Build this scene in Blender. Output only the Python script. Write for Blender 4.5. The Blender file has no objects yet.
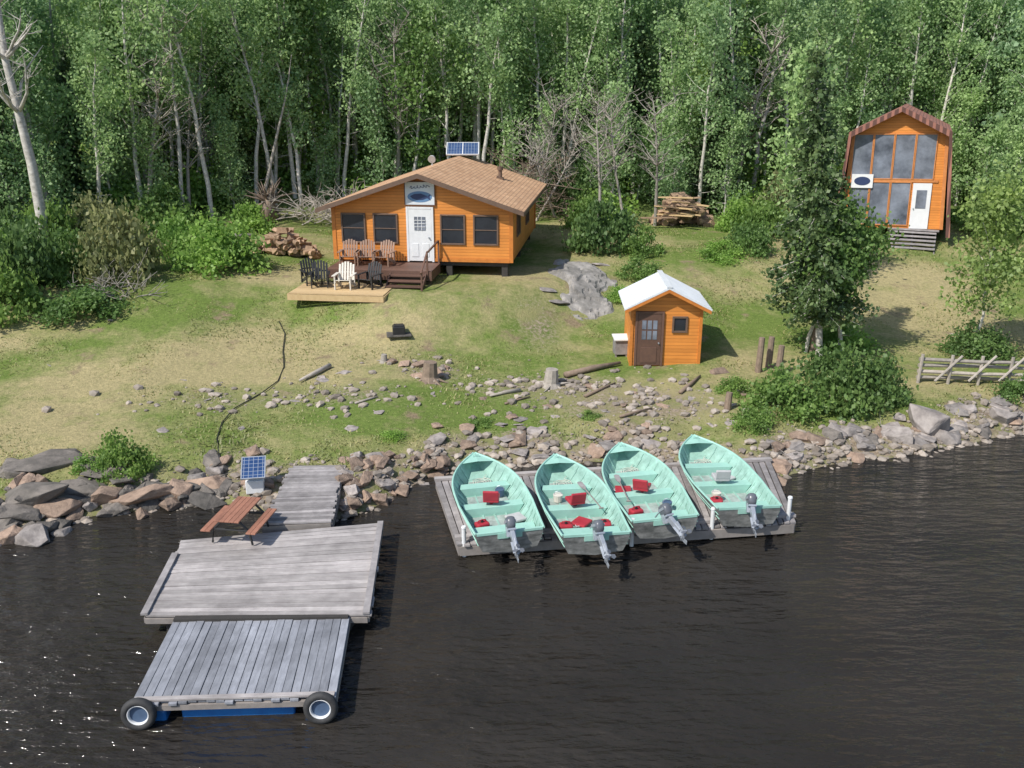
import bpy, bmesh, math, random
import numpy as np
from mathutils import Vector, Matrix, Euler
rad=math.radians
RN=random.Random(11); NR=np.random.RandomState(5)
scene=bpy.context.scene; COL=scene.collection
# ---------------------------------------------------------------- camera
CH=9.2; PT=rad(18.5); FP=900.0; SP,CP=math.sin(PT),math.cos(PT)
def flat(px,py,z=0.0):
    u=(px-512)/FP; v=(py-384)/FP
    t=(CH-z)/(SP+v*CP)
    return Vector((u*t,(CP-v*SP)*t,z))
# ---------------------------------------------------------------- noise + terrain
_P=NR.rand(256,256)
def vn(x,y):
    x=np.asarray(x,dtype=float); y=np.asarray(y,dtype=float)
    xi=np.floor(x).astype(int); yi=np.floor(y).astype(int)
    fx=x-xi; fy=y-yi; fx=fx*fx*(3-2*fx); fy=fy*fy*(3-2*fy)
    a=_P[xi%256,yi%256]; b=_P[(xi+1)%256,yi%256]; c=_P[xi%256,(yi+1)%256]; d=_P[(xi+1)%256,(yi+1)%256]
    return (a*(1-fx)+b*fx)*(1-fy)+(c*(1-fx)+d*fx)*fy-0.5
def fbm(x,y,o=3):
    s=0;a=1.0
    for i in range(o):
        s=s+a*vn(np.asarray(x)*2**i+17*i,np.asarray(y)*2**i+9*i); a*=.5
    return s
SH=[(0,543),(60,527),(130,513),(200,503),(262,508),(345,518),(385,503),(440,474),(560,462),(700,462),(765,482),(830,464),(920,455),(1024,432)]
sp=[flat(a,b) for a,b in SH]
SX=[-400,-60,-25]+[p.x for p in sp]+[30,70,400]
SY=[-20,8,14.5]+[p.y for p in sp]+[27,34,60]
order=np.argsort(SX); SX=np.array(SX)[order]; SY=np.array(SY)[order]
PD=[-60,-6,-1.2,0,0.6,1.6,3,6,9,12,14.5,17,26,34,60,110,250,700]
PH=[-5,-1.5,-.45,-.03,.22,.42,.55,.72,.98,1.65,2.3,2.5,2.75,4.4,12,27,46,76]
def hgt(x,y):
    x=np.asarray(x,dtype=float); y=np.asarray(y,dtype=float)
    s=np.interp(x,SX,SY); d=y-s
    h=np.interp(d,PD,PH)
    w=np.clip(d/2,0,1)
    sh=np.exp(-((d-0.8)/1.2)**2)
    h=h+w*0.10*fbm(x*.35,y*.35,3)+sh*0.28*fbm(x*1.1,y*1.1,3)+w*.03*fbm(x*2.3,y*2.3,2)
    h=h+np.clip((d-30)/30,0,1)*3*fbm(x*.05,y*.05,2)
    r=np.sqrt(((x+2.9)/5.6)**2+((y-36.5)/6.6)**2); k=np.clip((1.35-r)/.5,0,1); k=k*k*(3-2*k)
    return h*(1-k)+k*(2.30+.03*fbm(x,y,2))
def H(x,y): return float(hgt(x,y))
def site(px,py):
    u=(px-512)/FP; v=(py-384)/FP
    t=np.arange(8,120,.05)
    x=u*t; y=(CP-v*SP)*t; z=CH+(-SP-v*CP)*t
    k=np.nonzero(z<=hgt(x,y))[0]; k=k[0] if len(k) else len(t)-1
    return Vector((x[k],y[k],H(x[k],y[k])))
# ---------------------------------------------------------------- materials
def newmat(n):
    m=bpy.data.materials.new(n); m.use_nodes=True
    nt=m.node_tree; b=nt.nodes['Principled BSDF']; return m,nt,b
def N(nt,t,**k):
    n=nt.nodes.new(t)
    for a,b in k.items(): setattr(n,a,b)
    return n
def mixc(nt,fac,a,b,mode='MIX'):
    n=N(nt,'ShaderNodeMix',data_type='RGBA',blend_type=mode)
    for s,v in ((n.inputs['Factor'],fac),(n.inputs[6],a),(n.inputs[7],b)):
        if isinstance(v,bpy.types.NodeSocket): nt.links.new(v,s)
        elif isinstance(v,(tuple,list)): s.default_value=(*v[:3],1)
        else: s.default_value=v
    return n.outputs[2]
def ramp(nt,fac,p0,p1,c0=(0,0,0),c1=(1,1,1)):
    r=N(nt,'ShaderNodeValToRGB'); e=r.color_ramp.elements
    e[0].position=p0; e[1].position=p1; e[0].color=(*c0,1); e[1].color=(*c1,1)
    nt.links.new(fac,r.inputs[0]); return r.outputs[0]
def coords(nt,scale=(1,1,1),kind='Object',off=False):
    tc=N(nt,'ShaderNodeTexCoord'); mp=N(nt,'ShaderNodeMapping'); mp.inputs['Scale'].default_value=scale
    nt.links.new(tc.outputs[kind],mp.inputs['Vector'])
    if off:
        oi=N(nt,'ShaderNodeObjectInfo'); mu=N(nt,'ShaderNodeMath',operation='MULTIPLY'); mu.inputs[1].default_value=50
        nt.links.new(oi.outputs['Random'],mu.inputs[0]); nt.links.new(mu.outputs[0],mp.inputs['Location'])
    return mp.outputs[0]
def noise_(nt,vec,scale,detail=4,rough=.6):
    n=N(nt,'ShaderNodeTexNoise'); n.inputs['Scale'].default_value=scale; n.inputs['Detail'].default_value=detail; n.inputs['Roughness'].default_value=rough
    nt.links.new(vec,n.inputs['Vector']); return n.outputs[0]
def bump(nt,b,hh,strength=.4,dist=.02):
    n=N(nt,'ShaderNodeBump'); n.inputs['Strength'].default_value=strength; n.inputs['Distance'].default_value=dist
    nt.links.new(hh,n.inputs['Height']); nt.links.new(n.outputs[0],b.inputs['Normal'])
def pmat(name,c1,c2=None,scale=6,rough=.6,metal=0,bs=.2,stretch=(1,1,1),island=0.0,obj=0.0,dist=.01,stain=0.0):
    m,nt,b=newmat(name); c2=c2 or tuple(x*.75 for x in c1)
    v=coords(nt,stretch,off=True); n=noise_(nt,v,scale,5,.65)
    col=mixc(nt,ramp(nt,n,.3,.7),c1,c2)
    if stain>0:
        n2=noise_(nt,coords(nt,(1,1,1)),1.3,4,.7); col=mixc(nt,1.0,col,ramp(nt,n2,.35,.65,(1-stain,)*3,(1.08,)*3),'MULTIPLY')
    if island>0:
        g=N(nt,'ShaderNodeNewGeometry'); r=ramp(nt,g.outputs['Random Per Island'],0,1,(1-island,)*3,(1+island*.4,)*3)
        col=mixc(nt,1.0,col,r,'MULTIPLY')
    if obj>0:
        o=N(nt,'ShaderNodeObjectInfo'); r=ramp(nt,o.outputs['Random'],0,1,(1-obj,)*3,(1+obj*.4,1+obj*.3,1+obj*.25))
        col=mixc(nt,1.0,col,r,'MULTIPLY')
    nt.links.new(col,b.inputs['Base Color']); b.inputs['Roughness'].default_value=rough; b.inputs['Metallic'].default_value=metal
    if bs>0: bump(nt,b,n,bs,dist)
    return m
def siding(name,c1,c2,pitch=.11):
    m,nt,b=newmat(name)
    v=coords(nt,(1,1,1)); s=N(nt,'ShaderNodeSeparateXYZ'); nt.links.new(v,s.inputs[0])
    mu=N(nt,'ShaderNodeMath',operation='DIVIDE'); mu.inputs[1].default_value=pitch; nt.links.new(s.outputs[2],mu.inputs[0])
    fr=N(nt,'ShaderNodeMath',operation='FRACT'); nt.links.new(mu.outputs[0],fr.inputs[0])
    fl=N(nt,'ShaderNodeMath',operation='FLOOR'); nt.links.new(mu.outputs[0],fl.inputs[0])
    wn=N(nt,'ShaderNodeTexWhiteNoise',noise_dimensions='1D'); nt.links.new(fl.outputs[0],wn.inputs['W'])
    grain=noise_(nt,coords(nt,(1.2,1.2,18)),3,5,.6)
    big=noise_(nt,coords(nt,(1,1,1)),.9,3,.6)
    col=mixc(nt,ramp(nt,grain,.25,.75),c1,c2)
    col=mixc(nt,.9,col,ramp(nt,wn.outputs[0],0,1,(.86,.84,.80),(1.10,1.08,1.05)),'MULTIPLY')
    col=mixc(nt,.8,col,ramp(nt,big,.3,.7,(.84,.80,.74),(1.06,1.06,1.05)),'MULTIPLY')
    line=ramp(nt,fr.outputs[0],.02,.14,(.48,.42,.36),(1,1,1))
    col=mixc(nt,1,col,line,'MULTIPLY')
    nt.links.new(col,b.inputs['Base Color']); b.inputs['Roughness'].default_value=.55
    bump(nt,b,line,.4,.012); return m
def shingle(name,c1,c2,c3):
    m,nt,b=newmat(name)
    br=N(nt,'ShaderNodeTexBrick'); br.offset=.5
    v=coords(nt,(1,1,1)); 
    sp_=N(nt,'ShaderNodeSeparateXYZ'); nt.links.new(v,sp_.inputs[0]); cb=N(nt,'ShaderNodeCombineXYZ')
    nt.links.new(sp_.outputs[1],cb.inputs[0]); nt.links.new(sp_.outputs[0],cb.inputs[1]); nt.links.new(cb.outputs[0],br.inputs['Vector'])
    br.inputs['Scale'].default_value=1; br.inputs['Brick Width'].default_value=.32; br.inputs['Row Height'].default_value=.14
    br.inputs['Mortar Size'].default_value=.012; br.inputs['Color1'].default_value=(*c1,1); br.inputs['Color2'].default_value=(*c2,1); br.inputs['Mortar'].default_value=(*c3,1)
    n=noise_(nt,v,1.2,4,.7); col=mixc(nt,.9,br.outputs[0],ramp(nt,n,.3,.7,(.75,.72,.7),(1.12,1.1,1.08)),'MULTIPLY')
    nt.links.new(col,b.inputs['Base Color']); b.inputs['Roughness'].default_value=.9
    bump(nt,b,br.outputs[1],-.4,.01); return m
def leafmat(name,c1,c2,trans=.35,obj=.35,clump=True):
    m=bpy.data.materials.new(name); m.use_nodes=True; nt=m.node_tree; nt.nodes.clear()
    o=N(nt,'ShaderNodeOutputMaterial'); g=N(nt,'ShaderNodeNewGeometry'); oi=N(nt,'ShaderNodeObjectInfo')
    col=mixc(nt,g.outputs['Random Per Island'],c1,c2)
    if clump:
        v=coords(nt,(1,1,1)); n=noise_(nt,v,.9,1,.5)
        col=mixc(nt,1,col,ramp(nt,n,.35,.65,(.74,.78,.74),(1.2,1.15,1.05)),'MULTIPLY')
    if obj>0: col=mixc(nt,1,col,ramp(nt,oi.outputs['Random'],0,1,(1-obj,1-obj*.8,1-obj*.6),(1+obj*.6,1+obj*.4,1)),'MULTIPLY')
    d=N(nt,'ShaderNodeBsdfPrincipled'); t=N(nt,'ShaderNodeBsdfTranslucent'); mx=N(nt,'ShaderNodeMixShader'); mx.inputs[0].default_value=trans
    d.inputs['Roughness'].default_value=.5; d.inputs['Specular IOR Level'].default_value=.4
    nt.links.new(col,d.inputs['Base Color']); nt.links.new(col,t.inputs[0])
    nt.links.new(d.outputs[0],mx.inputs[1]); nt.links.new(t.outputs[0],mx.inputs[2]); nt.links.new(mx.outputs[0],o.inputs[0]); return m

M={}
M['orange']=siding('stained_siding',(.74,.30,.065),(.62,.22,.04))
M['trim']=pmat('stained_trim',(.62,.22,.04),(.45,.15,.03),5,.5)
M['redtrim']=pmat('loft_trim',(.62,.25,.08),(.45,.17,.05),5,.5)
M['roof']=shingle('tan_shingle',(.62,.40,.24),(.50,.30,.17),(.28,.17,.11))
M['roofred']=shingle('red_brown_shingle',(.36,.17,.13),(.28,.125,.095),(.12,.06,.05))
M['fascia']=pmat('dark_fascia',(.16,.10,.07),(.11,.07,.05),5,.6)
M['white']=pmat('white_paint',(.74,.75,.76),(.66,.67,.68),4,.45,bs=.05)
M['whitemetal']=pmat('white_metal_sheet',(.70,.73,.76),(.60,.63,.67),2,.35,bs=.03)
M['glass']=pmat('dark_glass',(.02,.023,.03),(.03,.035,.045),2,.08,bs=0)
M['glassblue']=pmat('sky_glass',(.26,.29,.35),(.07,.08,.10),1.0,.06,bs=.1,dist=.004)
M['brown']=pmat('brown_deck_stain',(.15,.08,.055),(.11,.06,.045),8,.6,stretch=(1,6,1),island=.3)
M['tan']=pmat('fresh_lumber',(.60,.44,.24),(.50,.35,.18),8,.6,stretch=(1,6,1),island=.25)
M['grey']=pmat('weathered_planks',(.40,.375,.37),(.27,.25,.25),5,.8,bs=.5,stretch=(1.2,1.2,1),island=.42,stain=.3)
M['greyx']=pmat('weathered_cross_planks',(.48,.45,.435),(.34,.31,.305),6,.8,bs=.5,stretch=(.4,2,1),island=.33,stain=.3)
M['bluegrey']=pmat('weathered_blue_grey_planks',(.33,.345,.385),(.225,.235,.265),6,.75,bs=.5,stretch=(3,.5,1),island=.30,stain=.3)
M['beam']=pmat('grey_beam',(.30,.27,.25),(.20,.18,.165),5,.85,bs=.4)
M['darkbeam']=pmat('dark_beam',(.035,.032,.03),(.05,.045,.04),5,.8,bs=.3)  # near-black tone for posts, beams, pilings and dark floats
M['blue']=pmat('blue_plastic',(.02,.18,.50),(.015,.12,.38),3,.4,bs=.05)
M['hub']=pmat('blue_grey_hub',(.08,.13,.22),(.05,.08,.14),3,.5,bs=.05)
M['rubber']=pmat('tyre_rubber',(.025,.025,.027),(.05,.05,.05),9,.75)
M['mint']=pmat('mint_paint',(.36,.62,.53),(.30,.54,.46),5,.42,bs=.08,obj=.06)
M['mintd']=pmat('mint_paint_worn',(.38,.62,.54),(.24,.41,.345),5,.5,bs=.1,obj=.06,stain=.22)
M['floor']=pmat('worn_grey_mint_floor',(.46,.54,.50),(.26,.31,.28),7,.6,bs=.2,stain=.35)
M['alu']=pmat('weathered_aluminium',(.50,.50,.48),(.18,.19,.18),4,.5,metal=.4,bs=.25,stretch=(1,1,3),stain=.5)
M['red']=pmat('red_vinyl',(.42,.035,.05),(.33,.025,.04),6,.45,bs=.05)
M['greyvinyl']=pmat('grey_vinyl',(.5,.5,.5),(.4,.4,.4),6,.5,bs=.05)
M['motor']=pmat('grey_cowling',(.13,.14,.16),(.09,.10,.12),6,.3,bs=0)
M['silver']=pmat('silver_casting',(.45,.48,.53),(.33,.36,.40),6,.35,metal=.4,bs=.05)
M['redwood']=pmat('red_brown_planks',(.40,.19,.125),(.30,.135,.09),8,.6,stretch=(4,1,1),island=.22,stain=.2)
M['black']=pmat('black_plastic',(.018,.018,.02),(.03,.03,.03),6,.45,bs=.05)
M['chairtan']=pmat('brown_plastic',(.32,.20,.14),(.25,.155,.11),6,.5,bs=.05)
M['cream']=pmat('cream_plastic',(.70,.66,.58),(.62,.58,.51),6,.5,bs=.05)
M['rock']=pmat('grey_granite',(.42,.385,.36),(.19,.17,.16),3.5,.9,bs=.9,obj=.36,dist=.04)
M['slab']=pmat('pale_bedrock',(.40,.375,.35),(.20,.19,.17),2.6,.9,bs=.9,dist=.05,stain=.4)
M['rocktan']=pmat('rusty_granite',(.42,.31,.235),(.20,.145,.11),4.5,.9,bs=1,obj=.38,dist=.05)
M['rockdark']=pmat('damp_grey_rock',(.21,.19,.17),(.08,.075,.067),3.4,.85,bs=1,obj=.38,dist=.06)
M['bark']=pmat('pale_birch_bark',(.72,.69,.64),(.34,.32,.28),5,.8,bs=.3,stretch=(1,1,1.5),obj=.25)
M['darkbark']=pmat('dark_bark',(.16,.13,.10),(.09,.07,.055),9,.9,bs=.6,stretch=(1,1,.3))
M['dead']=pmat('grey_dead_wood',(.46,.42,.37),(.30,.27,.235),8,.85,bs=.3,obj=.25)
M['deadbrown']=pmat('brown_dead_wood',(.27,.20,.15),(.16,.12,.09),8,.9,bs=.4)
M['log']=pmat('split_firewood',(.52,.36,.23),(.25,.165,.11),7,.85,bs=.4,obj=.35)
M['aspen']=leafmat('aspen_leaves',(.29,.45,.20),(.43,.60,.31),.5,.22)
M['far']=leafmat('hazed_far_leaves',(.30,.46,.26),(.45,.60,.38),.5,0,clump=False)  # distance haze put into the leaf colour, greyer than the near aspens
M['dark']=leafmat('dark_leaves',(.09,.17,.055),(.16,.26,.09),.4,.2)
M['mid']=leafmat('mid_leaves',(.14,.26,.065),(.24,.37,.12),.45,.3)
M['bright']=leafmat('bright_leaves',(.22,.40,.08),(.34,.52,.15),.5,.2)
M['olive']=leafmat('olive_leaves',(.23,.27,.12),(.34,.35,.18),.4,.2)
M['yellowg']=leafmat('yellow_green_leaves',(.25,.37,.10),(.38,.49,.19),.48,.1)
M['needle']=leafmat('spruce_needles',(.09,.155,.065),(.16,.235,.10),.35,.25)
M['grassblade']=leafmat('grass_blades',(.20,.25,.08),(.40,.37,.18),.35,0)
def solarmat():
    m,nt,b=newmat('solar_cells'); br=N(nt,'ShaderNodeTexBrick'); br.offset=0
    nt.links.new(coords(nt),br.inputs['Vector']); br.inputs['Scale'].default_value=1; br.inputs['Brick Width'].default_value=.13; br.inputs['Row Height'].default_value=.13
    br.inputs['Mortar Size'].default_value=.006; br.inputs['Color1'].default_value=(.02,.05,.14,1); br.inputs['Color2'].default_value=(.03,.07,.18,1); br.inputs['Mortar'].default_value=(.3,.34,.4,1)
    nt.links.new(br.outputs[0],b.inputs['Base Color']); b.inputs['Roughness'].default_value=.15; return m
M['solar']=solarmat()
# ---------------------------------------------------------------- mesh builder
class MB:
    def __init__(s): s.v=[]; s.f=[]; s.m=[]
    def add(s,vs,fs,mi=0,X=None):
        o=len(s.v)
        for v in vs:
            v=Vector(v); s.v.append(tuple(X@v) if X is not None else tuple(v))
        for f in fs: s.f.append([o+i for i in f]); s.m.append(mi)
    def box(s,c,d,rot=(0,0,0),mi=0,X=None):
        hx,hy,hz=d[0]/2,d[1]/2,d[2]/2
        T=Matrix.Translation(c)@Euler(rot).to_matrix().to_4x4()
        if X is not None: T=X@T
        vs=[(a,b,e) for a in(-hx,hx) for b in(-hy,hy) for e in(-hz,hz)]
        s.add(vs,[(0,1,3,2),(4,6,7,5),(0,4,5,1),(2,3,7,6),(0,2,6,4),(1,5,7,3)],mi,T)
    def beam(s,a,b,w,h,mi=0):
        a=Vector(a); b=Vector(b); d=b-a; q=d.to_track_quat('Y','Z').to_matrix().to_4x4()
        s.box((0,0,0),(w,d.length,h),mi=mi,X=Matrix.Translation((a+b)/2)@q)
    def tube(s,pts,rs,n=8,mi=0,cap=True):
        pts=[Vector(p) for p in pts]; o=len(s.v); k=len(pts)
        if not hasattr(rs,'__len__'): rs=[rs]*k
        for i,p in enumerate(pts):
            d=(pts[min(i+1,k-1)]-pts[max(i-1,0)]).normalized()
            r=Vector((0,0,1)) if abs(d.z)<.9 else Vector((1,0,0))
            u=d.cross(r).normalized(); w=d.cross(u)
            for j in range(n):
                a=2*math.pi*j/n; s.v.append(tuple(p+(u*math.cos(a)+w*math.sin(a))*rs[i]))
        for i in range(k-1):
            for j in range(n):
                s.f.append([o+i*n+j,o+i*n+(j+1)%n,o+(i+1)*n+(j+1)%n,o+(i+1)*n+j]); s.m.append(mi)
        if cap:
            s.f.append([o+j for j in range(n)]); s.m.append(mi)
            s.f.append([o+(k-1)*n+j for j in range(n)][::-1]); s.m.append(mi)
    def poly(s,prof,y0,y1,mi=0,X=None):
        n=len(prof); vs=[(x,y0,z) for x,z in prof]+[(x,y1,z) for x,z in prof]
        s.add(vs,[list(range(n)),list(range(n,2*n))[::-1]]+[(i,i+n,(i+1)%n+n,(i+1)%n) for i in range(n)],mi,X)
    def mesh(s,name,mats,smooth=False):
        me=bpy.data.meshes.new(name); me.from_pydata(s.v,[],s.f)
        if not isinstance(mats,(list,tuple)): mats=[mats]
        for m in mats: me.materials.append(m)
        if len(mats)>1: me.polygons.foreach_set('material_index',s.m)
        if smooth: me.polygons.foreach_set('use_smooth',[True]*len(me.polygons))
        bm=bmesh.new(); bm.from_mesh(me); bmesh.ops.recalc_face_normals(bm,faces=bm.faces); bm.to_mesh(me); bm.free()
        me.update(); return me
def thing(name,label,cat,loc=(0,0,0),rz=0,group=None,mesh=None):
    o=bpy.data.objects.new(name,mesh); COL.objects.link(o); o.location=loc; o.rotation_euler=(0,0,rz)
    o['label']=label; o['category']=cat
    if group: o['group']=group
    return o
def part(name,mb,mats,parent,loc=(0,0,0),rot=(0,0,0),bev=0,smooth=False,label=None):
    me=mb if isinstance(mb,bpy.types.Mesh) else mb.mesh(name,mats,smooth)
    o=bpy.data.objects.new(name,me); COL.objects.link(o); o.parent=parent; o.location=loc; o.rotation_euler=rot
    if bev:
        b=o.modifiers.new('b','BEVEL'); b.width=bev; b.segments=2; b.limit_method='ANGLE'
    if label: o['label']=label
    return o
KIDS={}
def clone(o,parent=None,loc=None,rot=None,scale=None,label=None):
    c=o.copy(); COL.objects.link(c); c.parent=parent
    if loc is not None: c.location=loc
    if rot is not None: c.rotation_euler=rot
    if scale is not None: c.scale=scale if hasattr(scale,'__len__') else (scale,)*3
    if label: c['label']=label
    if o.name not in KIDS: KIDS[o.name]=[x for x in bpy.data.objects if x.parent==o]
    for ch in KIDS[o.name]: clone(ch,c)
    return c
def structure(name,me):
    o=bpy.data.objects.new(name,me); COL.objects.link(o); o['kind']='structure'; return o
# ---------------------------------------------------------------- terrain
def axis(a,b,st,far,gr=1.25):
    c=list(np.arange(a,b+1e-6,st)); s=st
    while c[-1]<far: s*=gr; c.append(c[-1]+s)
    s=st
    while c[0]>-far: s*=gr; c.insert(0,c[0]-s)
    return np.array(c)
gx=axis(-32,32,.25,900); gy=axis(11,52,.25,900)
GX,GY=np.meshgrid(gx,gy); GZ=hgt(GX,GY); nx,ny=len(gx),len(gy)
V=np.stack([GX.ravel(),GY.ravel(),GZ.ravel()],1)
idx=np.arange(nx*ny).reshape(ny,nx)
Fq=np.stack([idx[:-1,:-1],idx[:-1,1:],idx[1:,1:],idx[1:,:-1]],-1).reshape(-1,4)
me=bpy.data.meshes.new('ground'); me.from_pydata(V.tolist(),[],Fq.tolist())
me.polygons.foreach_set('use_smooth',[True]*len(me.polygons))
EX=np.array([-60,-24,-17,-13.5,-9,-5,0,6,13,17,22,26,60]); EY=np.array([31,35,40,43,46,46.5,46.5,45.5,44,48,48,44,40])
def edge(x): return np.interp(x,EX,EY)
_SC={}
def bl(x,y,px,py,rx,ry):
    if (px,py) not in _SC: _SC[(px,py)]=site(px,py)
    c=_SC[(px,py)]; return np.exp(-(((x-c.x)/rx)**2+((y-c.y)/ry)**2))
def masks(x,y):
    d=y-np.interp(x,SX,SY)
    rocky=np.clip(1.1-(d+1.3*fbm(x*.6,y*.6,2))/2.1,0,1)
    rocky=np.maximum(rocky,.6*bl(x,y,430,372,1.4,1.0)); rocky=np.maximum(rocky,.62*bl(x,y,560,388,3.6,1.4)); rocky=np.maximum(rocky,.66*bl(x,y,640,405,3.8,1.6))
    rocky=np.maximum(rocky,.5*bl(x,y,230,400,3,1.2)); rocky=np.maximum(rocky,.5*bl(x,y,340,395,3,1.2))
    rocky=np.maximum(rocky,.5*bl(x,y,540,330,1.4,2.2))
    wood=np.clip((y-edge(x)+1.2*fbm(x*.4,y*.4,2))/2.5+.3,0,1)
    dry=np.clip(.42+1.15*fbm(x*.24,y*.33,3)+.45*bl(x,y,270,345,5,2.5)+.35*bl(x,y,200,390,4,2)-.45*bl(x,y,430,410,4,1.5)-.35*bl(x,y,160,300,5,3)-.15*bl(x,y,470,330,4,3)+.35*bl(x,y,920,300,4,5)+.4*bl(x,y,520,300,3,3),0,1)
    return rocky,wood,dry
rk,wd,dr=masks(V[:,0],V[:,1])
ca=me.color_attributes.new('zones','FLOAT_COLOR','POINT')
ca.data.foreach_set('color',np.stack([rk,wd,dr,np.ones_like(rk)],1).astype(np.float32).ravel())
m,nt,b=newmat('ground_cover')
at=N(nt,'ShaderNodeAttribute',attribute_name='zones'); sc=N(nt,'ShaderNodeSeparateColor'); nt.links.new(at.outputs['Color'],sc.inputs[0])
v=coords(nt); n1=noise_(nt,v,1.3,6,.7); n2=noise_(nt,v,9,4,.7); n4=noise_(nt,v,28,3,.7); n5=noise_(nt,v,.8,4,.6)
ad=N(nt,'ShaderNodeMath',operation='ADD'); nt.links.new(sc.outputs[2],ad.inputs[0])
m2=N(nt,'ShaderNodeMath',operation='MULTIPLY_ADD'); nt.links.new(n1,m2.inputs[0]); m2.inputs[1].default_value=1.9; m2.inputs[2].default_value=-.95; nt.links.new(m2.outputs[0],ad.inputs[1])
grass=mixc(nt,ramp(nt,ad.outputs[0],.1,.9),(.145,.205,.05),(.39,.335,.185))
grass=mixc(nt,ramp(nt,n5,.60,.70),grass,(.27,.21,.14))
grass=mixc(nt,1,grass,ramp(nt,n2,.3,.7,(.68,.71,.66),(1.2,1.17,1.12)),'MULTIPLY')
grass=mixc(nt,1,grass,ramp(nt,n4,.3,.7,(.80,.80,.80),(1.16,1.16,1.16)),'MULTIPLY')
dirt=mixc(nt,ramp(nt,n2,.35,.65),(.17,.13,.09),(.38,.31,.24))
dirt=mixc(nt,ramp(nt,n1,.42,.6),dirt,(.20,.21,.085))
wood=mixc(nt,ramp(nt,n2,.35,.65),(.08,.11,.035),(.18,.24,.07))
def comb(mask,amp):
    a=N(nt,'ShaderNodeMath',operation='MULTIPLY_ADD'); nt.links.new(n2,a.inputs[0]); a.inputs[1].default_value=amp; a.inputs[2].default_value=-amp/2
    c=N(nt,'ShaderNodeMath',operation='ADD'); nt.links.new(a.outputs[0],c.inputs[0]); nt.links.new(mask,c.inputs[1]); return ramp(nt,c.outputs[0],.35,.62)
col=mixc(nt,comb(sc.outputs[0],1.1),grass,dirt); col=mixc(nt,comb(sc.outputs[1],.6),col,wood)
nt.links.new(col,b.inputs['Base Color']); b.inputs['Roughness'].default_value=.95; b.inputs['Specular IOR Level'].default_value=.15
mm=N(nt,'ShaderNodeMath',operation='ADD'); nt.links.new(n2,mm.inputs[0]); nt.links.new(n4,mm.inputs[1])
bump(nt,b,mm.outputs[0],.7,.05)
me.materials.append(m); structure('ground',me)
# ---------------------------------------------------------------- water
m,nt,b=newmat('lake_water'); b.inputs['Roughness'].default_value=.06; b.inputs['IOR'].default_value=1.33
big=noise_(nt,coords(nt,(.5,1,1)),.18,3,.6); nt.links.new(mixc(nt,ramp(nt,big,.35,.65),(.021,.0185,.0155),(.034,.030,.0255)),b.inputs['Base Color'])
mr=N(nt,'ShaderNodeMapping'); tc_=N(nt,'ShaderNodeTexCoord'); mr.inputs['Rotation'].default_value=(0,0,rad(-14)); mr.inputs['Scale'].default_value=(.8,2.4,1); nt.links.new(tc_.outputs['Object'],mr.inputs['Vector'])
w1=noise_(nt,mr.outputs[0],1.3,2,.5); w2=noise_(nt,mr.outputs[0],3.6,3,.55); w3=noise_(nt,coords(nt,(.6,1,1)),.3,2,.5)
a1=N(nt,'ShaderNodeMath',operation='MULTIPLY_ADD'); nt.links.new(w2,a1.inputs[0]); a1.inputs[1].default_value=.5; nt.links.new(w1,a1.inputs[2])
a2=N(nt,'ShaderNodeMath',operation='MULTIPLY'); nt.links.new(a1.outputs[0],a2.inputs[0]); nt.links.new(ramp(nt,w3,.3,.7,(.4,.4,.4),(1.3,1.3,1.3)),a2.inputs[1])
bump(nt,b,a2.outputs[0],1.0,.19)
mb=MB(); mb.add([(-900,-900,0),(900,-900,0),(900,120,0),(-900,120,0)],[(0,1,2,3)])
structure('water',mb.mesh('water',m))
# ---------------------------------------------------------------- foliage meshes
def leafarr(cent,nper,sig,size,rs,flatz=1.0,tri=False):
    c=np.repeat(np.asarray(cent),nper,0); n=len(c)
    g=rs.normal(size=(n,3)); sg=np.asarray(sig); 
    if sg.ndim: sg=np.repeat(sg,nper)[:,None]
    p=c+g*sg*np.array([1,1,flatz])
    u=rs.normal(size=(n,3)); u/=np.linalg.norm(u,axis=1)[:,None]
    w=rs.normal(size=(n,3)); w[:,2]*=.6; w=np.cross(u,w); w/=np.linalg.norm(w,axis=1)[:,None]
    s=(size*(.6+.8*rs.rand(n)))[:,None]
    q=np.stack([p-u*s*.55,p+w*s*.42,p+u*s*.55,p-w*s*.42],1)
    return q
def qmesh(name,q,mat):
    me=bpy.data.meshes.new(name); n=len(q)
    me.vertices.add(n*4); me.vertices.foreach_set('co',q.reshape(-1).astype(np.float32))
    me.loops.add(n*4); me.loops.foreach_set('vertex_index',np.arange(n*4,dtype=np.int32))
    me.polygons.add(n); me.polygons.foreach_set('loop_start',np.arange(0,n*4,4,dtype=np.int32)); me.polygons.foreach_set('loop_total',np.full(n,4,dtype=np.int32))
    me.materials.append(mat); me.update(calc_edges=True); return me
def limb(mb,p,d,L,r,rng,n=5,up=.15,wob=.25,sides=5):
    pts=[Vector(p)]; d=Vector(d).normalized(); rs=[r]
    for i in range(n):
        d=(d+Vector((rng.uniform(-wob,wob),rng.uniform(-wob,wob),rng.uniform(-wob,wob)*.6+up*.3))).normalized()
        pts.append(pts[-1]+d*(L/n)); rs.append(max(r*(1-(i+1)/n*.85),.008))
    mb.tube(pts,rs,sides,cap=False); return pts
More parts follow.
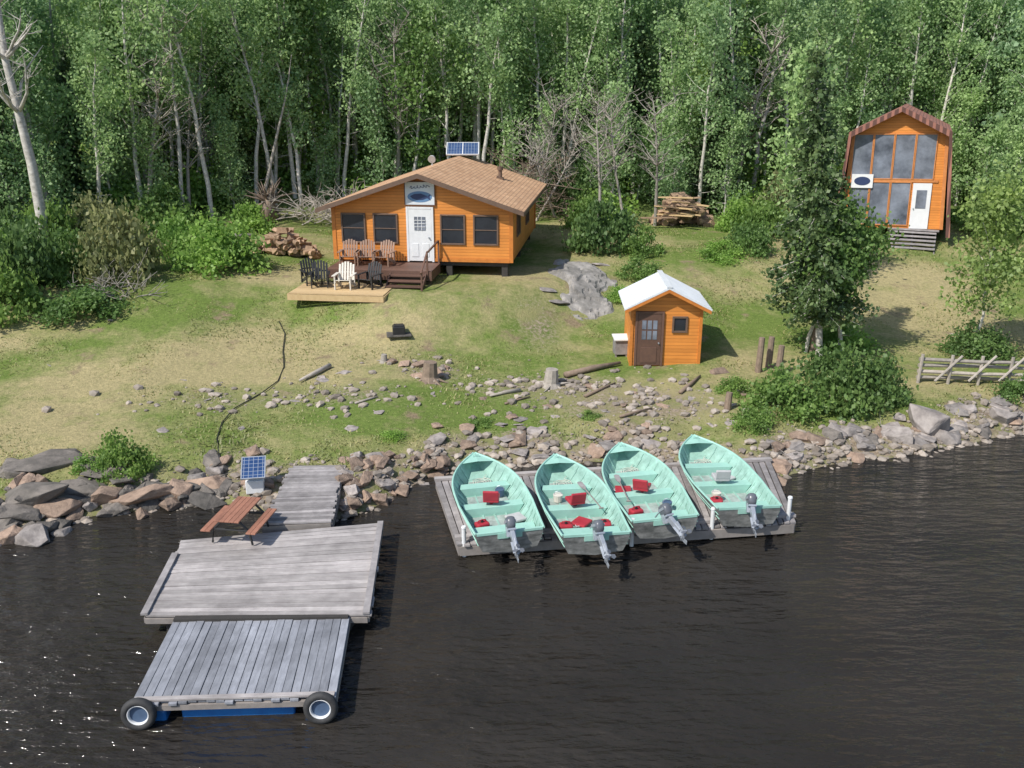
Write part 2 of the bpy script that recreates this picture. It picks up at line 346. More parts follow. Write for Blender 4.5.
def aspen(seed,h=11,cr=1.5,start=.35,nl=16,nleaf=110,size=.17,r=.10,lean=.3,sig=.38):
    rng=random.Random(seed); rs=np.random.RandomState(seed); mb=MB()
    lx,ly=rng.uniform(-lean,lean),rng.uniform(-lean,lean)
    pts=[];rr=[]
    for i in range(9):
        t=i/8; pts.append(Vector((lx*t*t*2+rng.uniform(-.09,.09)*(i>0),ly*t*t*2+rng.uniform(-.09,.09)*(i>0),h*t-.2*(i==0)))); rr.append(r*(1-t*.85))
    mb.tube(pts,rr,7,cap=False)
    cs=[];sg=[]
    for k in range(nl):
        t=start+(1-start)*(k+rng.random())/nl*.97
        i=min(int(t*8),7); p=pts[i].lerp(pts[i+1],t*8-i)
        a=rng.uniform(0,6.283); tt=(t-start)/(1-start)
        L=cr*(.45+.9*math.sin(math.pi*min(1,tt*.8+.18)))*rng.uniform(.5,1.25)*(.95-.3*tt)
        q=limb(mb,p,(math.cos(a),math.sin(a),.7+.6*tt),L,r*.3*(1-.6*t),rng,4)
        cs+= [q[2],q[-1],q[-1]+Vector((rng.uniform(-.4,.4),rng.uniform(-.4,.4),rng.uniform(-.1,.5)))]
        sg+=[sig*.7,sig,sig*.8]
    cs.append(pts[-1]); sg.append(sig*.7)
    for k in range(4):
        t=rng.uniform(.1,max(start,.2)); i=int(t*8); p=pts[i].lerp(pts[i+1],t*8-i); a=rng.uniform(0,6.283)
        limb(mb,p,(math.cos(a),math.sin(a),.2),rng.uniform(.4,.9),.018,rng,3,0,sides=4)
    q=leafarr([tuple(c) for c in cs],nleaf//3+1,np.array(sg),size,rs,.8)
    return mb,q
def spruce(seed,h=9,cr=1.5,start=.1,size=.16,dens=1.0,r=.12,skip=.12,sig=.11):
    rng=random.Random(seed); rs=np.random.RandomState(seed); mb=MB()
    mb.tube([(0,0,-.2),(0.03,0,h*.5),(0,0.02,h)],[r,r*.6,.015],8,cap=False)
    cs=[]
    z=h*start
    while z<h*.985:
        t=(z/h-start)/(1-start); R=cr*(1-t)**.85*(.8+.4*rng.random())*(min(1,.55+t*3))+.08
        nb=max(4,int(9*(1-t)+4))
        for j in range(nb):
            if rng.random()<skip: continue
            a=rng.uniform(0,6.283); L=R*rng.uniform(.55,1.2)
            drop=-.25-.25*(1-t)
            tip=Vector((math.cos(a)*L,math.sin(a)*L,drop*L+.12*L))
            mb.tube([(0,0,z),tuple(Vector((0,0,z))+tip)],[.02*(1-t)+.008,.004],4,cap=False)
            k=max(2,int(L*6*dens))
            for i in range(k):
                f=(i+.6)/k; cs.append((tip.x*f+rng.uniform(-.05,.05),tip.y*f+rng.uniform(-.05,.05),z+tip.z*f-.03))
        z+=.16+.14*(1-t)
    q=leafarr(cs,9,sig,size,rs,.6)
    return mb,q
def bush(seed,n=26,nper=60,size=.11,flatz=.7):
    rng=random.Random(seed); rs=np.random.RandomState(seed); cs=[];sg=[]
    for i in range(n):
        a=rng.uniform(0,6.283); r=math.sqrt(rng.random())*.85; z=(1-r*r)*rng.uniform(.3,1.1)*.95
        cs.append((r*math.cos(a),r*math.sin(a),z+.05)); sg.append(rng.uniform(.09,.22))
    for i in range(8):
        a=rng.uniform(0,6.283); cs.append((.8*math.cos(a),.8*math.sin(a),.12)); sg.append(.16)
    return leafarr(cs,nper,np.array(sg),size,rs,flatz)
def deadtree(seed,h=7,r=.1,nb=12,spread=1.0):
    rng=random.Random(seed); mb=MB(); pts=[Vector((0,0,-.2))]; d=Vector((rng.uniform(-.15,.15),rng.uniform(-.1,.1),1)).normalized(); rr=[r]
    for i in range(8):
        d=(d+Vector((rng.uniform(-.1,.1),rng.uniform(-.1,.1),.05))).normalized(); pts.append(pts[-1]+d*h/8); rr.append(r*(1-(i+1)/8*.9))
    mb.tube(pts,rr,7,cap=False)
    for k in range(nb):
        i=rng.randint(3,7); a=rng.uniform(0,6.283)
        q=limb(mb,pts[i],(math.cos(a),math.sin(a),rng.uniform(.4,1.3)),rng.uniform(.8,2.0)*spread,r*.35,rng,5,.2,.3)
        for j in range(3):
            a=rng.uniform(0,6.283); q2=limb(mb,q[rng.randint(1,4)],(math.cos(a),math.sin(a),.6),rng.uniform(.4,1.0)*spread,.018,rng,4,.1,.4,4)
            for jj in range(2):
                a=rng.uniform(0,6.283); limb(mb,q2[rng.randint(1,3)],(math.cos(a),math.sin(a),.5),rng.uniform(.2,.6)*spread,.011,rng,3,.1,.4,4)
    return mb
def mk_tree(kind,mbq,bark,leaf,label,group=None,cat='tree'):
    mb,q=mbq; o=thing(kind,label,cat,(0,0,-500),group=group)
    part('trunk',mb,M[bark],o,smooth=True)
    if q is not None: part('crown',qmesh('crown',q,M[leaf]),None,o)
    return o
def place(o,p,rz=None,s=1,label=None,tilt=0):
    return clone(o,None,p,(RN.uniform(-tilt,tilt),RN.uniform(-tilt,tilt),RN.uniform(0,6.28) if rz is None else rz),s,label)
def kill(o):
    for c in [x for x in bpy.data.objects if x.parent==o]: kill(c)
    bpy.data.objects.remove(o)
G='forest trees behind the cabins'
asp=[mk_tree('aspen_tree',aspen(100+i,h=9.5+i*.6,cr=1.25+.15*(i%3),start=.26+.07*(i%4),nl=21,nleaf=110,size=.145,r=.125,lean=.7),'bark','aspen','slender aspen with pale trunk in the forest edge',G) for i in range(7)]
sap=[mk_tree('aspen_tree',aspen(150+i,h=4.0+i*.9,cr=1.0,start=.06,nl=20,nleaf=115,size=.13,r=.055,sig=.34),'bark','aspen','young leafy aspen sapling in the forest edge',G) for i in range(4)]
dk=[mk_tree('leafy_tree',aspen(200+i,h=8.5+i,cr=1.9,start=.12,nl=24,nleaf=140,size=.17),'bark','mid','bushy dark green broadleaf tree in the forest',G) for i in range(2)]
spr=[mk_tree('spruce_tree',spruce(300+i,h=8+i*1.5,cr=1.5,skip=.25),'darkbark','needle','narrow dark green spruce standing in the forest',G) for i in range(2)]
pts=[]; tries=0
while len(pts)<282 and tries<90000:
    tries+=1
    y=RN.uniform(33,60); x=RN.uniform(-.61*y-1,.61*y+1)
    e=float(edge(x))
    if y<e+.6 or y>e+11.5: continue
    if min([9]+[math.hypot(x-a,y-b) for a,b in pts])<1.0: continue
    if 11<x<25 and 42<y<50.5: continue
    if -8<x<4 and y<46.8: continue
    pts.append((x,y))
for x,y in pts:
    r=RN.random(); e=float(edge(x)); near=(y-e)<4
    pd=.10 if x<-15 else .035
    if r<pd: o=RN.choice(spr)
    elif r<pd+.05: o=RN.choice(dk)
    elif r<pd+(.38 if near else .28): o=RN.choice(sap)
    else: o=RN.choice(asp)
    place(o,(x,y,H(x,y)-.05),s=RN.uniform(.8,1.15),tilt=.10)
# far forest as one mass
tm=[]
for i in range(3):
    mb_,q_=aspen(400+i,h=11,cr=2.0,start=.04,nl=26,nleaf=95,size=.28,sig=.5); tm.append(q_)
arr=[]
cnt=0
while cnt<220:
    y=RN.uniform(48,92); x=RN.uniform(-.64*y-4,.64*y+4)
    if y<float(edge(x))+7.5: continue
    if 11<x<26 and y<54: continue
    cnt+=1; q=tm[RN.choice([0,1,2])]; a=RN.uniform(0,6.28); s=RN.uniform(.7,1.35)
    Rm=np.array([[math.cos(a),-math.sin(a),0],[math.sin(a),math.cos(a),0],[0,0,1]])
    arr.append((q@Rm.T)*s+np.array([x,y,H(x,y)]))
o=bpy.data.objects.new('forest',qmesh('forest',np.concatenate(arr),M['far'])); COL.objects.link(o); o['kind']='stuff'; o['label']='dense green forest covering the hillside'; o['category']='forest'
# undergrowth
ux=NR.uniform(-36,36,42000); uy=NR.uniform(30,62,42000); e=edge(ux)
dens=vn(ux*.5,uy*.5)+.5+ .25*(np.exp(-np.abs(uy-e)/2))
keep=(uy>e-1.2)&(uy<e+13)&(dens>.5)&(np.abs(ux)<.62*uy+2)&~((ux>-8)&(ux<3)&(uy<43.5))&~((ux>13)&(ux<24)&(uy<50))
keep&=~((np.abs(ux-.5)<3.0)&(uy<e+1))&~((np.abs(ux-8.5)<2.4)&(uy<e+2.5))&~((np.abs(ux+11)<3)&(uy<e+2))
ux=ux[keep]; uy=uy[keep]; dn=dens[keep]
cz=hgt(ux,uy)+NR.rand(len(ux))*(.4+2.2*np.clip(dn-.55,0,1)+1.5*np.clip((uy-e[keep]-2)/5,0,1))
q=leafarr(np.stack([ux,uy,cz],1),6,.24,.18,NR,.8)
o=bpy.data.objects.new('undergrowth',qmesh('undergrowth',q,M['bright'])); COL.objects.link(o); o['kind']='stuff'; o['label']='bright green leafy undergrowth at the forest edge'; o['category']='undergrowth'
# hero trees at the lawn
p=site(819,357)
h1=mk_tree('spruce_tree',spruce(31,h=9.5,cr=1.62,start=.15,size=.13,dens=1.5,r=.12,skip=.22,sig=.13),'bark','needle','tall pointed spruce standing alone beside the shore shrubs'); h1.location=p; h1.rotation_euler=(0,rad(-6.5),0)
h2=mk_tree('leafy_tree',aspen(32,h=4.2,cr=1.35,start=.34,nl=28,nleaf=200,size=.12,r=.08,sig=.32),'bark','mid','leafy green tree growing against the tall spruce'); h2.location=site(840,354); h2.rotation_euler=(0,rad(-3),0)
h2b=clone(h2,None,site(806,352),(0,rad(-5),2.2),(.85,.85,.95))
h4=mk_tree('leafy_tree',aspen(35,h=8.6,cr=1.0,start=.35,nl=22,nleaf=150,size=.14,r=.09),'bark','aspen','slim green tree rising behind the tall spruce'); h4.location=site(798,298); h4.rotation_euler=(0,rad(-4),0)
h3=mk_tree('birch_tree',aspen(33,h=5.0,cr=1.35,start=.25,nl=24,nleaf=200,size=.12,r=.06,lean=.1,sig=.36),'bark','yellowg','young yellow green birch beside the rail fence'); h3.location=site(974,352)
h5=clone(h3,None,site(1060,350),(0,0,1.3),.95)
# bushes
bs={}
for k,mt in (('bright_b','bright'),('dark_b','dark'),('mid_b','mid'),('olive_b','olive')):
    for j in range(3): bs[k+str(j)]=qmesh('bush',bush(500+len(bs)*7,n=30,nper=95,size=.085),M[mt])
def pb(k,px,py,w,h,label):
    p=site(px,py); d=math.hypot(p.x,p.y); s=w/FP*d/2/.95
    c=bpy.data.objects.new('bush',bs[k+'_b'+str(RN.randint(0,2))]); COL.objects.link(c); c['category']='bush'; c['group']='bushes around the clearing'
    c.location=(p.x,p.y+s*.5,H(p.x,p.y+s*.5)-.08); c.scale=(s,s*.9,h/FP*d/1.05); c.rotation_euler=(0,0,RN.uniform(0,6.28)); c['label']=label
for a in [('bright',215,275,90,48,'rounded bright green bush at the lawn edge'),('bright',175,262,55,42,'bright green bush beside the cabin yard'),
 ('olive',115,285,80,70,'tall olive green shrub at the lawn edge'),('mid',75,325,75,30,'low leafy green bush on the lawn'),('dark',12,300,70,70,'dark green thicket bush at the lawn edge'),
 ('mid',-15,325,80,54,'green leafy bush in the thicket'),('mid',60,285,60,46,'green shrub in the thicket'),('mid',48,258,70,54,'green leafy bush in the thicket'),('dark',28,278,50,52,'dark green thicket bush at the lawn edge'),
 ('bright',245,235,50,28,'bright green bush near the firewood'),('mid',150,235,80,42,'green shrub at the forest edge'),('bright',120,228,70,38,'bright green shrub at the forest edge'),('olive',90,250,60,46,'olive shrub at the forest edge'),
 ('dark',608,254,72,58,'dark green shrub beside the cabin'),('mid',645,258,44,28,'leafy green shrub beside the cabin'),('mid',592,230,50,38,'green shrub behind the rock outcrop'),
 ('mid',118,478,58,44,'green bush growing among shoreline rocks'),('bright',90,478,40,20,'low green weeds among shoreline rocks'),
 ('dark',845,412,92,60,'dense dark green shrub above the rocky bank'),('mid',790,418,80,44,'green shrub above the rocky bank'),('mid',755,432,50,26,'low green weeds above the rocky bank'),('dark',880,405,60,46,'dense dark green shrub above the rocky bank'),
 ('mid',1025,408,40,24,'green shrub beside the rail fence'),('dark',985,360,60,30,'dark green shrub behind the rail fence'),('bright',845,355,70,26,'low green weeds under the spruce'),
 ('bright',725,262,50,18,'low bright green shrub on the slope'),('mid',752,255,50,34,'green shrub on the slope'),('bright',738,232,44,30,'bright green shrub at the forest edge'),
 ('mid',770,240,60,42,'green shrub at the forest edge'),('olive',790,225,60,46,'olive shrub at the forest edge'),('bright',962,224,30,14,'low weeds beside the loft cabin'),
 ('mid',640,280,45,18,'low green plants beside the rock outcrop'),('bright',622,303,36,14,'low green weeds beside the shed'),('mid',735,395,40,18,'low green weeds near the shore'),
 ('dark',565,215,60,44,'dark green shrub behind the cabin'),('mid',1015,240,70,50,'green shrub at the forest edge'),('bright',190,215,70,34,'bright green shrub at the forest edge'),
 ('mid',480,428,34,10,'low green weeds among the stones'),('mid',590,420,30,9,'low green weeds among the stones'),('bright',390,440,34,10,'low green weeds among the stones')]: pb(*a)
# dead trees
dt=[]
for i in range(3):
    o=thing('dead_tree','bare grey dead tree with tangled branches','tree',(0,0,-500),group='dead trees at the forest edge'); part('trunk',deadtree(600+i,6.5,.10,18,1.15),M['dead'],o,smooth=True); dt.append(o)
for px,py,s in ((598,232,.95),(625,228,.9),(655,226,.95),(612,215,1.0),(470,178,1.4),(735,200,1.4),(395,200,1.4),(190,222,1.1),(150,226,1.5)):
    place(dt[RN.randint(0,2)],site(px,py),s=s,tilt=.15)
for x,y,s,t in ((-.6,45.2,.78,.5),(1.2,45.0,.75,.35),(2.2,45.8,.8,-.5),(.9,46.3,.95,.1)):
    clone(dt[RN.randint(0,2)],None,(x,y,H(x,y)),(.1,t,RN.uniform(0,.6)),s)
o=thing('birch_tree','tall white bare birch rising over the thicket','tree',site(44,258)); part('trunk',deadtree(655,15.5,.24,18,1.5),M['bark'],o,smooth=True); o.rotation_euler=(0,rad(5),0)
for o in asp+sap+dk+spr+dt: kill(o)
# brush piles
def brush(px,py,w,h,n,seed,label,mat='dead',r=.03,at=None):
    rng=random.Random(seed); mb=MB()
    for i in range(n):
        a=rng.uniform(0,6.28); p=(rng.uniform(-w,w)*.8,rng.uniform(-w,w)*.4,rng.uniform(0,.45)*h)
        q=limb(mb,p,(math.cos(a),math.sin(a),rng.uniform(-.1,.8)),rng.uniform(.6,1.1)*min(w,2.2),r,rng,5,.0,.35,4)
        for j in range(4): limb(mb,q[rng.randint(1,4)],(rng.uniform(-1,1),rng.uniform(-1,1),rng.uniform(0,1)),rng.uniform(.4,.9),.014,rng,3,0,.4,4)
    o=thing('brush_pile',label,'brush pile',at or site(px,py),mesh=mb.mesh('brush_pile',M[mat],True)); o['kind']='stuff'
brush(330,225,2.0,1.9,80,1,'heap of grey dead branches behind the cabin')
brush(0,0,2.4,6.0,90,2,'tangle of dead grey branches behind the cabin','deadbrown',.03,at=Vector((.6,45.6,2.5)))
brush(118,300,1.2,1.0,20,4,'dead grey twigs in the thicket')
rng=random.Random(5); mb=MB()
for i in range(44):
    a=rng.uniform(0,6.28); limb(mb,(0,0,.9),(math.cos(a),math.sin(a)*.5,rng.uniform(-.8,1.8)),rng.uniform(.6,1.4),.08,rng,5,0,.3,5)
mb.tube([(0,0,0),(0,0,.7),(.2,0,1.6)],[.35,.3,.12],8)
thing('uprooted_stump','upturned brown tree stump with splayed roots','stump',site(270,222),mesh=mb.mesh('uprooted_stump',M['deadbrown'],True))
o=thing('dead_tree','thin dead trunk leaning over the uprooted stump','tree',site(262,215)); mb=MB(); limb(mb,(0,0,.2),(.25,.2,1),7.5,.11,rng,7,.0,.08,6); part('trunk',mb,M['dead'],o,smooth=True)
# ---------------------------------------------------------------- rocks
def rockmesh(seed,n=16,flatz=.6,mat='rock'):
    rs=np.random.RandomState(seed); bm=bmesh.new()
    for i in range(n):
        d=rs.normal(size=3); d/=np.linalg.norm(d); d*=.5*(.72+.36*rs.rand()); d[2]*=flatz; d[0]*=1.15; bm.verts.new(d)
    r=bmesh.ops.convex_hull(bm,input=bm.verts)
    bmesh.ops.delete(bm,geom=[g for g in r['geom_interior'] if isinstance(g,bmesh.types.BMVert)],context='VERTS')
    bmesh.ops.dissolve_limit(bm,angle_limit=rad(12),verts=bm.verts,edges=bm.edges)
    bmesh.ops.bevel(bm,geom=list(bm.edges),offset=.02,segments=2,affect='EDGES',profile=.6)
    bmesh.ops.triangulate(bm,faces=bm.faces); bmesh.ops.subdivide_edges(bm,edges=bm.edges,cuts=1)
    for v in bm.verts:
        k=float(fbm(v.co.x*6+seed,v.co.y*6+v.co.z*8,2)); v.co*=1+.10*k
    me=bpy.data.meshes.new('boulder'); bm.to_mesh(me); bm.free(); me.materials.append(M[mat])
    return me
RK={k:[rockmesh(sd+i,13+i*2,fz,mt) for i in range(5)] for k,sd,fz,mt in (('g',700,.65,'rock'),('t',720,.6,'rocktan'),('d',740,.5,'rockdark'),('f',760,.25,'rock'),('s',780,.3,'rockdark'))}
def rock(k,px,py,s,label='grey granite boulder on the shore',sz=1,group='boulders along the shoreline',sink=.15,sx=1,rz=None):
    p=site(px,py); o=bpy.data.objects.new('boulder',RN.choice(RK[k])); COL.objects.link(o)
    o.location=(p.x,p.y,p.z+s*.3*sz*.6-sink*s); o.scale=(s*RN.uniform(.9,1.25)*sx,s*RN.uniform(.8,1.1),s*sz); o.rotation_euler=(RN.uniform(-.25,.25),RN.uniform(-.25,.25),RN.uniform(0,6.28) if rz is None else rz)
    o['label']=label; o['category']='rock'; o['group']=group
for i in range(78):
    px=RN.uniform(-10,225); t=RN.random(); py=547-px*.21-78*t*(.95 if px<120 else .6)+6
    rock(RN.choice('ddddgts'),px,py,RN.uniform(.35,1.0)*(1.0-.25*t),'angular damp broken rock on the water edge',1.2)
for px,py,s,k in ((35,497,1.2,'d'),(80,493,1.3,'d'),(140,500,1.0,'t'),(205,487,.9,'t'),(105,472,.9,'s'),(45,468,1.2,'d'),(12,512,1.1,'s'),(170,495,1.0,'d'),(60,455,.9,'s'),(15,470,1.1,'d')): rock(k,px,py,s,'long low slab of rock at the water edge',1.0,sx=1.3,rz=RN.uniform(-.3,.3))
for i in range(55):
    px=RN.uniform(342,445); py=RN.uniform(452,515-(px-342)*.25)
    rock(RN.choice('ttg'),px,py,RN.uniform(.25,.62),'rusty angular stone piled on the bank')
for i in range(10): rock(RN.choice('tg'),RN.uniform(205,290),RN.uniform(450,505),RN.uniform(.3,.6),'tan stone beside the gangway')
for i in range(36): rock(RN.choice('ggtf'),RN.uniform(430,730),RN.uniform(425,466),RN.uniform(.3,.8),'grey stone on the bank behind the boats',.7)
for i in range(52):
    px=RN.uniform(750,1035); b0=480-(px-770)*.185; py=b0-RN.uniform(0,30)-8
    rock(RN.choice('gggdt'),px,py,RN.uniform(.4,.8),'grey rounded boulder in the rocky bank',.9)
for px,py,s,k,sz in ((925,430,1.1,'g',1.9),(897,438,.9,'g',1.2),(1000,420,.85,'g',1.3),(771,478,.95,'t',.9),(862,442,.6,'g',1),(718,372,.8,'t',.7),(945,440,.8,'g',1.1),(982,432,.8,'d',.9),(965,412,.6,'g',1.2)): rock(k,px,py,s,'large upright pale boulder in the rocky bank' if sz>1.2 else 'large boulder in the rocky bank',sz)
for i in range(20): rock(RN.choice('gfft'),RN.uniform(430,745),RN.uniform(383,430),RN.uniform(.2,.55),'flat grey stone set in the grass',.6,'stones scattered on the grass')
for px,py in ((112,320),(50,365),(165,430),(205,400),(325,380),(315,378),(345,372),(300,400),(185,380),(240,430),(380,412),(350,430)): rock(RN.choice('gf'),px,py,RN.uniform(.2,.6),'flat grey stone set in the grass',.5,'stones scattered on the grass')
for px,py,s in ((392,362,.4),(405,365,.5),(422,365,.6),(435,372,.7),(428,380,.45),(445,368,.4),(418,376,.5)): rock('t',px,py,s,'brown stone beside the old stump',.9,'stones scattered on the grass')
# gravel stuff
mb=MB()
bmm=bmesh.new(); bmesh.ops.create_icosphere(bmm,subdivisions=1,radius=.5); iv=np.array([v.co[:] for v in bmm.verts]); ifc=[[v.index for v in f.verts] for f in bmm.faces]; bmm.free()
xs_=NR.uniform(-14,16,34000); ys_=NR.uniform(14,28,34000); r_=masks(xs_,ys_)[0]
kp=(NR.rand(34000)<r_**1.8)&(ys_>np.interp(xs_,SX,SY)-.3); xs_=xs_[kp][:3000]; ys_=ys_[kp][:3000]; zs_=hgt(xs_,ys_)
for x,y,z in zip(xs_,ys_,zs_):
    s=RN.choice([.05,.07,.09,.13,.2,.28]); a=RN.random()*6.28; ca_,sa_=math.cos(a),math.sin(a)
    w=iv*np.array([s*RN.uniform(.8,1.5),s,s*RN.uniform(.4,.8)])*NR.uniform(.8,1.15,(len(iv),1))
    w=w@np.array([[ca_,sa_,0],[-sa_,ca_,0],[0,0,1]])+np.array([x,y,z+s*.1])
    o_=len(mb.v); mb.v+=w.tolist(); mb.f+=[[o_+i for i in f] for f in ifc]
M['gravel']=pmat('shore_gravel',(.41,.36,.31),(.25,.205,.165),5,.9,island=.5)
o=bpy.data.objects.new('gravel',mb.mesh('gravel',M['gravel'])); COL.objects.link(o); o['kind']='stuff'; o['label']='loose pale stones along the bank'; o['category']='gravel'
# grass blades
n=260000; bx=NR.uniform(-24,26,n); by=NR.uniform(16,48,n); r_,w_,d_=masks(bx,by)
dd=by-np.interp(bx,SX,SY)
keep=(np.abs(bx)<.6*by+1)&(dd>.6)&(NR.rand(n)>r_*1.1)&(w_<.9)&(NR.rand(n)>.5*d_)
bx=bx[keep];by=by[keep];d_=d_[keep]; bz=hgt(bx,by); n=len(bx)
tall=np.clip(.4+1.6*vn(bx*.7,by*.7),.25,1.7); hh=(.035+.055*NR.rand(n))*tall*(1+1.6*(1-np.clip(dd[keep]/4,0,1)))
a=NR.rand(n)*6.28; lx=np.cos(a);ly=np.sin(a); wv=.012+.014*NR.rand(n)
B=np.stack([bx,by,bz-.01],1); U=np.stack([-ly,lx,np.zeros(n)],1)*wv[:,None]; T=np.stack([lx*hh*.9,ly*hh*.9,hh],1)
q=np.stack([B-U,B+U,B+T+U*.3,B+T-U*.3],1)
o=bpy.data.objects.new('grass',qmesh('grass',q,M['grassblade'])); COL.objects.link(o); o['kind']='stuff'; o['label']='short patchy sunburnt lawn grass'; o['category']='grass'
# rock outcrop
op=site(582,277)
bm=bmesh.new(); bmesh.ops.create_grid(bm,x_segments=60,y_segments=90,size=1)
for v in bm.verts:
    X_,Y_=v.co.x*1.7,v.co.y*3.5
    r=math.hypot(X_/1.15,Y_/2.6); k=float(fbm(X_*1.2+3,Y_*.9+1,3)); r2=r+1.0*k
    base=H(op.x+X_,op.y+Y_)-op.z
    hh_=.24*(1-min(1.2,max(0,r2))**2.2)+.16*float(fbm(X_*1.6+8,Y_*1.3,3))-.05
    st=round(hh_*10)/10; hh_=hh_*.4+st*.6
    if r>1.15: hh_-=(r-1.15)*1.2
    v.co=Vector((X_,Y_,base+hh_))
me=bpy.data.meshes.new('rock_outcrop'); bm.to_mesh(me); bm.free(); me.materials.append(M['slab'])
o=thing('rock_outcrop','long low pale bedrock slab in the grass','rock',op,0,mesh=me)
for px,py,s in ((560,302,.8),(600,265,.8),(548,290,.6),(612,282,.5)): rock('f',px,py,s,'flat rock beside the bedrock slab',.8,'stones scattered on the grass')
# ---------------------------------------------------------------- window / door helpers
def window(parent,c,w,h,frame='fascia',pane='glass',mull=(0,0),out=-1,ft=.06,axis='x'):
    mb=MB(); 
    for sx in(-1,1): mb.box((sx*(w/2+ft/2),0,0),(ft,.07,h+2*ft))
    for sz in(-1,1): mb.box((0,0,sz*(h/2+ft/2)),(w-.004,.065,ft))
    for i in range(mull[0]): mb.box((-w/2+(i+1)*w/(mull[0]+1),0,0),(.03,.05,h-.004))
    for i in range(mull[1]): mb.box((0,0,-h/2+(i+1)*h/(mull[1]+1)),(w-.004,.045,.03))
    r=(0,0,0) if axis=='x' else (0,0,math.pi/2)
    o=part('window',mb,M[frame],parent,c,r,.006)
    g=MB(); g.box((0,.012,0),(w,.02,h)); part('pane',g,M[pane],o)
    return o
# ---------------------------------------------------------------- main cabin
cb=flat(423,272,2.42); cabin=thing('cabin','orange stained wooden cabin with tan shingle roof on posts','cabin',cb,rad(-7))
W=3.38; D=8.6; FZ=.42; EVE=2.42; SL=.335; AP=EVE+W*SL
mb=MB(); mb.poly([(-W,FZ),(W,FZ),(W,EVE),(0,AP),(-W,EVE)],0,D)
part('wall',mb,M['orange'],cabin)
for x in(-W,W): 
    for y in (-.01,D-.1):
        mb=MB(); mb.box((x*.995,y+.05,(FZ+EVE)/2),(.14,.13,EVE-FZ-.01)); part('corner_trim',mb,M['trim'],cabin)
mb=MB(); mb.box((0,-.02,FZ+.06),(2*W-.16,.03,.12)); part('base_trim',mb,M['trim'],cabin)
OH=.48; rx=W+.5
def roofslab(mb,hw,ap,sl,y0,y1,th,mi=0):
    for s in(-1,1):
        pr=[(0,ap),(s*hw,ap-sl*hw),(s*hw,ap-sl*hw-th),(0,ap-th)]
        mb.poly(pr if s>0 else pr[::-1],y0,y1,mi)
mb=MB(); roofslab(mb,rx,AP+.12,SL,-OH,D+OH,.10)
roof=part('roof',mb,M['roof'],cabin)
mb=MB()
for y in(-OH-.022,D+OH+.002): 
    for s in(-1,1):
        pr=[(0,AP+.13),(s*rx,AP+.13-SL*rx),(s*rx,AP-.04-SL*rx),(0,AP-.04)]; mb.poly(pr if s>0 else pr[::-1],y,y+.02)
for s in(-1,1): mb.box((s*(rx+.012),D/2,AP+.10-SL*rx-.07),(.02,D+2*OH,.14))
part('fascia',mb,M['fascia'],roof)
mb=MB(); mb.tube([(2.2,5.6,AP-.9),(2.2,5.6,AP-.25)],.08,12); mb.tube([(2.2,5.6,AP-.26),(2.2,5.6,AP-.12)],.13,12); mb.box((2.2,5.6,AP-.58),(.3,.3,.08),(0,math.atan(SL),0)); part('chimney',mb,M['fascia'],roof)
mb=MB(); mb.tube([(-.9,6.5,AP-.3),(-.9,6.5,AP+.05)],.04,8); mb.tube([(-.9,6.38,AP+.08),(-.9,6.5,AP+.13),(-.9,6.56,AP+.15)],[.17,.14,.03],16); part('satellite_dish',mb,M['greyvinyl'],roof)
mb=MB(); 
for s in(-1,1): mb.box((s*.36,0,0),(.68,1.0,.04))
sp_=part('solar_panel',mb,M['solar'],roof,(.10,D-.1,AP+.40),(rad(26),0,rad(8)))
mb=MB()
for s in(-1,0,1): mb.box((s*.72,0,0),(.035,1.06,.06))
for s in(-1,1): mb.box((0,s*.515,0),(1.40,.035,.055))
mb.beam((-.5,.3,-.03),(-.5,.35,-.55),.04,.04); mb.beam((.5,.3,-.03),(.5,.35,-.55),.04,.04)
part('frame',mb,M['white'],sp_)
for x in(-2.6,-1.37,1.18,2.42): window(cabin,(x,-.02,1.62),.82,1.0,'fascia','glass',(0,1))
for y in(2.0,5.2): window(cabin,(W+.02,y,1.6),.9,.8,'fascia','glass',(1,0),axis='y')
mb=MB(); dw=.86
mb.box((0,0,0),(dw,.05,1.92)); 
for s in(-1,1): mb.box((s*(dw/2+.045),.01,.03),(.08,.09,2.04))
mb.box((0,.01,1.01),(dw,.085,.08))
for sx in(-.2,.2):
    for z in(-.55,): mb.box((sx,-.03,z),(.26,.02,.5))
door=part('door',mb,M['white'],cabin,(-.05,-.03,FZ+.97),bev=.006)
mb=MB(); mb.box((0,-.034,.44),(.42,.012,.50)); part('pane',mb,M['glassblue'],door)
mb=MB()
for x in(-.07,.07): mb.box((x,-.045,.44),(.02,.012,.50))
for z in(.32,.44,.56): mb.box((0,-.052,z),(.42,.010,.02))
part('muntin',mb,M['white'],door)
mb=MB(); mb.tube([(.34,-.03,-.08),(.34,-.09,-.08)],.03,8); part('handle',mb,M['silver'],door)
